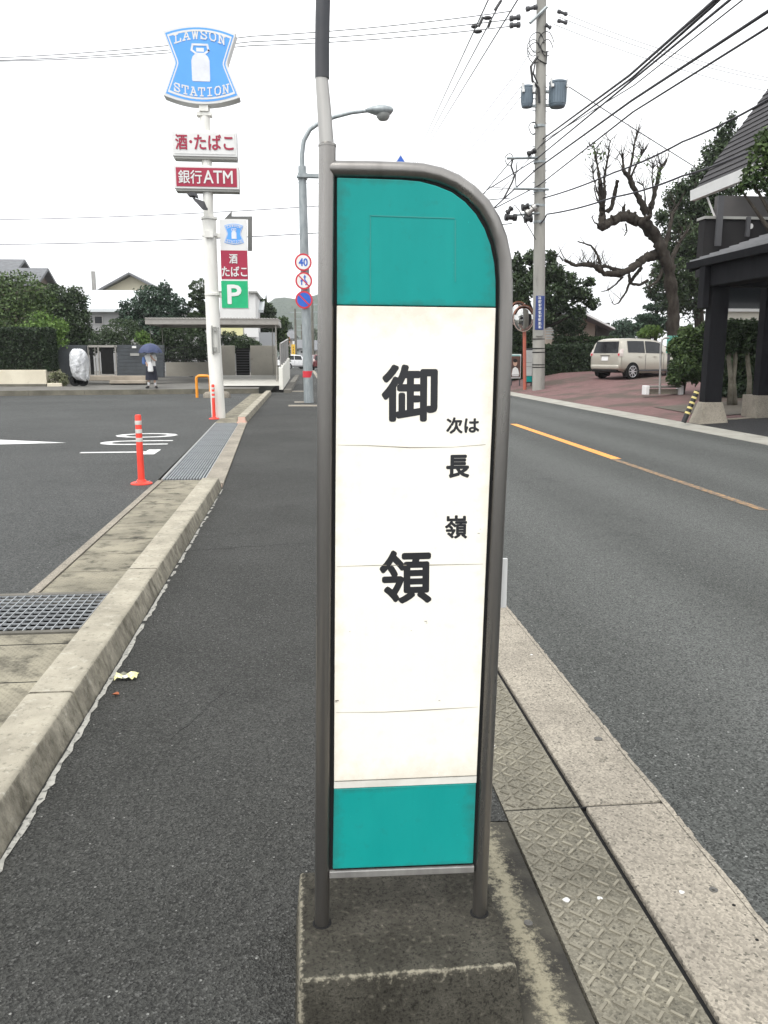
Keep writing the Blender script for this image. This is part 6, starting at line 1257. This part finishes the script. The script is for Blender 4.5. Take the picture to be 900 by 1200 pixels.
wire('thick dark cable reaching the right edge near the top', [(575, 247, UY - .2), (629, 198, UY - .2), (740, 118, 19), (905, 10, 12)], .027)
wire('wavy dark cable reaching the right edge just under the thick cable', [(580, 244, UY - .2), (632, 217, UY - .2), (742, 131, 19), (905, 29, 12)], .021)
wire('black drop cable from the pole to the steep roof of the dark house', [(637, 232, UY - .2), (720, 202, 25), (800, 166, 22), (905, 114, 17)], .024, .05)
wire('lower black drop cable sagging across the old tree to the dark house', [(632, 262, UY - .25), (641, 251, UY - .25), (719, 231, 26), (800, 206, 22), (905, 165, 17)], .026, .06)
wire('straight guy cable slanting from the transformer down to the evergreen', [(664, 100, UY), (740, 149, 31), (818, 198, 34)], .019)
for i, (a, b, c, d) in enumerate(((655, 13, 905, 92), (655, 20, 905, 96), (648, 28, 905, 108))): wire('thin grey cable running right from the pole top insulators', [(a, b, UY), (c, d, 34)], .010, .2, group='thin cables right of the pole top')
for i, (a, b, c, d) in enumerate(((-10, 68, 600, 13), (-10, 71, 597, 23), (-10, 72, 597, 31))): wire('thin cable crossing from the left edge past the blue emblem board to the pole top', [(a, b, 40), ((a + c) / 2, (b + d) / 2 + 2, 34), (c, d, UY)], .015, .1, group='thin cables left of the pole top')
wire('single thin cable level with the floodlight running in from the left edge', [(-10, 257.5, 46), (373, 241.5, 38), (598, 232, UY)], .017, .1)
wire('lowest thin cable passing behind the parking board from the left edge', [(-10, 286.5, 46), (373, 273, 38), (600, 262, UY)], .019, .1)
wire('faint thin cable left of the crimson signboard', [(-10, 204.5, 60), (190, 205, 55), (590, 222, UY)], .010, .1)
for a, b, c, d in ((573, -2, 485, 190), (590, -4, 487, 190), (604, 4, 489.5, 190)): wire('cable climbing over the road from behind the bus stop sign to the top edge', [(c - 8, d + 17, 60), (c, d, 52), ((a + c) / 2, (b + d) / 2, 24), (a, b, 15), (a + (a - c) * .3, b + (b - d) * .3, 12)], .013, group='cables over the road left of the pole')
for a, b, c, d in ((600, 92, 517, 200), (612, 100, 527, 205), (615, 108, 536, 205), (622, 60, 560, 160)): wire('pale thin cable dropping left from the pole behind the bus stop sign', [(a, b, UY + 1), (c, d, 45), (c - 60, d + 70, 70)], .012, group='pale cables left of the pole')
wire('cable from the upper crossarm dropping behind the bus stop sign', [(600, 187, UY - .2), (575, 217, 34), (540, 262, 48)], .018)
wire('cable from the lower crossarm dropping behind the bus stop sign', [(606, 222, UY - .2), (575, 219, 33), (540, 250, 48)], .014)
for (a, b) in ((566, 21), (571, 19)): pass
q = MB()
for px, py, L in ((556, 31, 4), (560, 37, 5), (571, 21, 5)): 
    A, B3 = P(px - L, py + .3, 22), P(px + L, py - .3, 22); q.tube([A, A.lerp(B3, .3), A.lerp(B3, .7), B3], [.02, .05, .05, .02], 8)
for px0, py0, px1, py1 in ((561, 31, 566, 20), (572, 32, 575, 24), (580, 12, 587, 1)): q.tube([P(px0, py0, 22), P(px1, py1, 22)], .035, 8)
o = q.build('cable_clamp', BLACK); tag(o, 'black clamps and spacers on the cables above the road left of the pole', 'clamp')

# ================================================================ AIR
hz_ = MB().box((-600, -80, -6), (750, 1420, 125)); hm = bpy.data.materials.new('haze_air'); hm.use_nodes = True; hn = hm.node_tree
hn.nodes.remove(hn.nodes['Principled BSDF']); pv = hn.nodes.new('ShaderNodeVolumePrincipled'); pv.inputs['Color'].default_value = (.93, .95, .97, 1); pv.inputs['Density'].default_value = .00034; pv.inputs['Anisotropy'].default_value = .2
hn.links.new(pv.outputs[0], hn.nodes['Material Output'].inputs['Volume'])
hz_.build('haze', hm, kind='stuff')
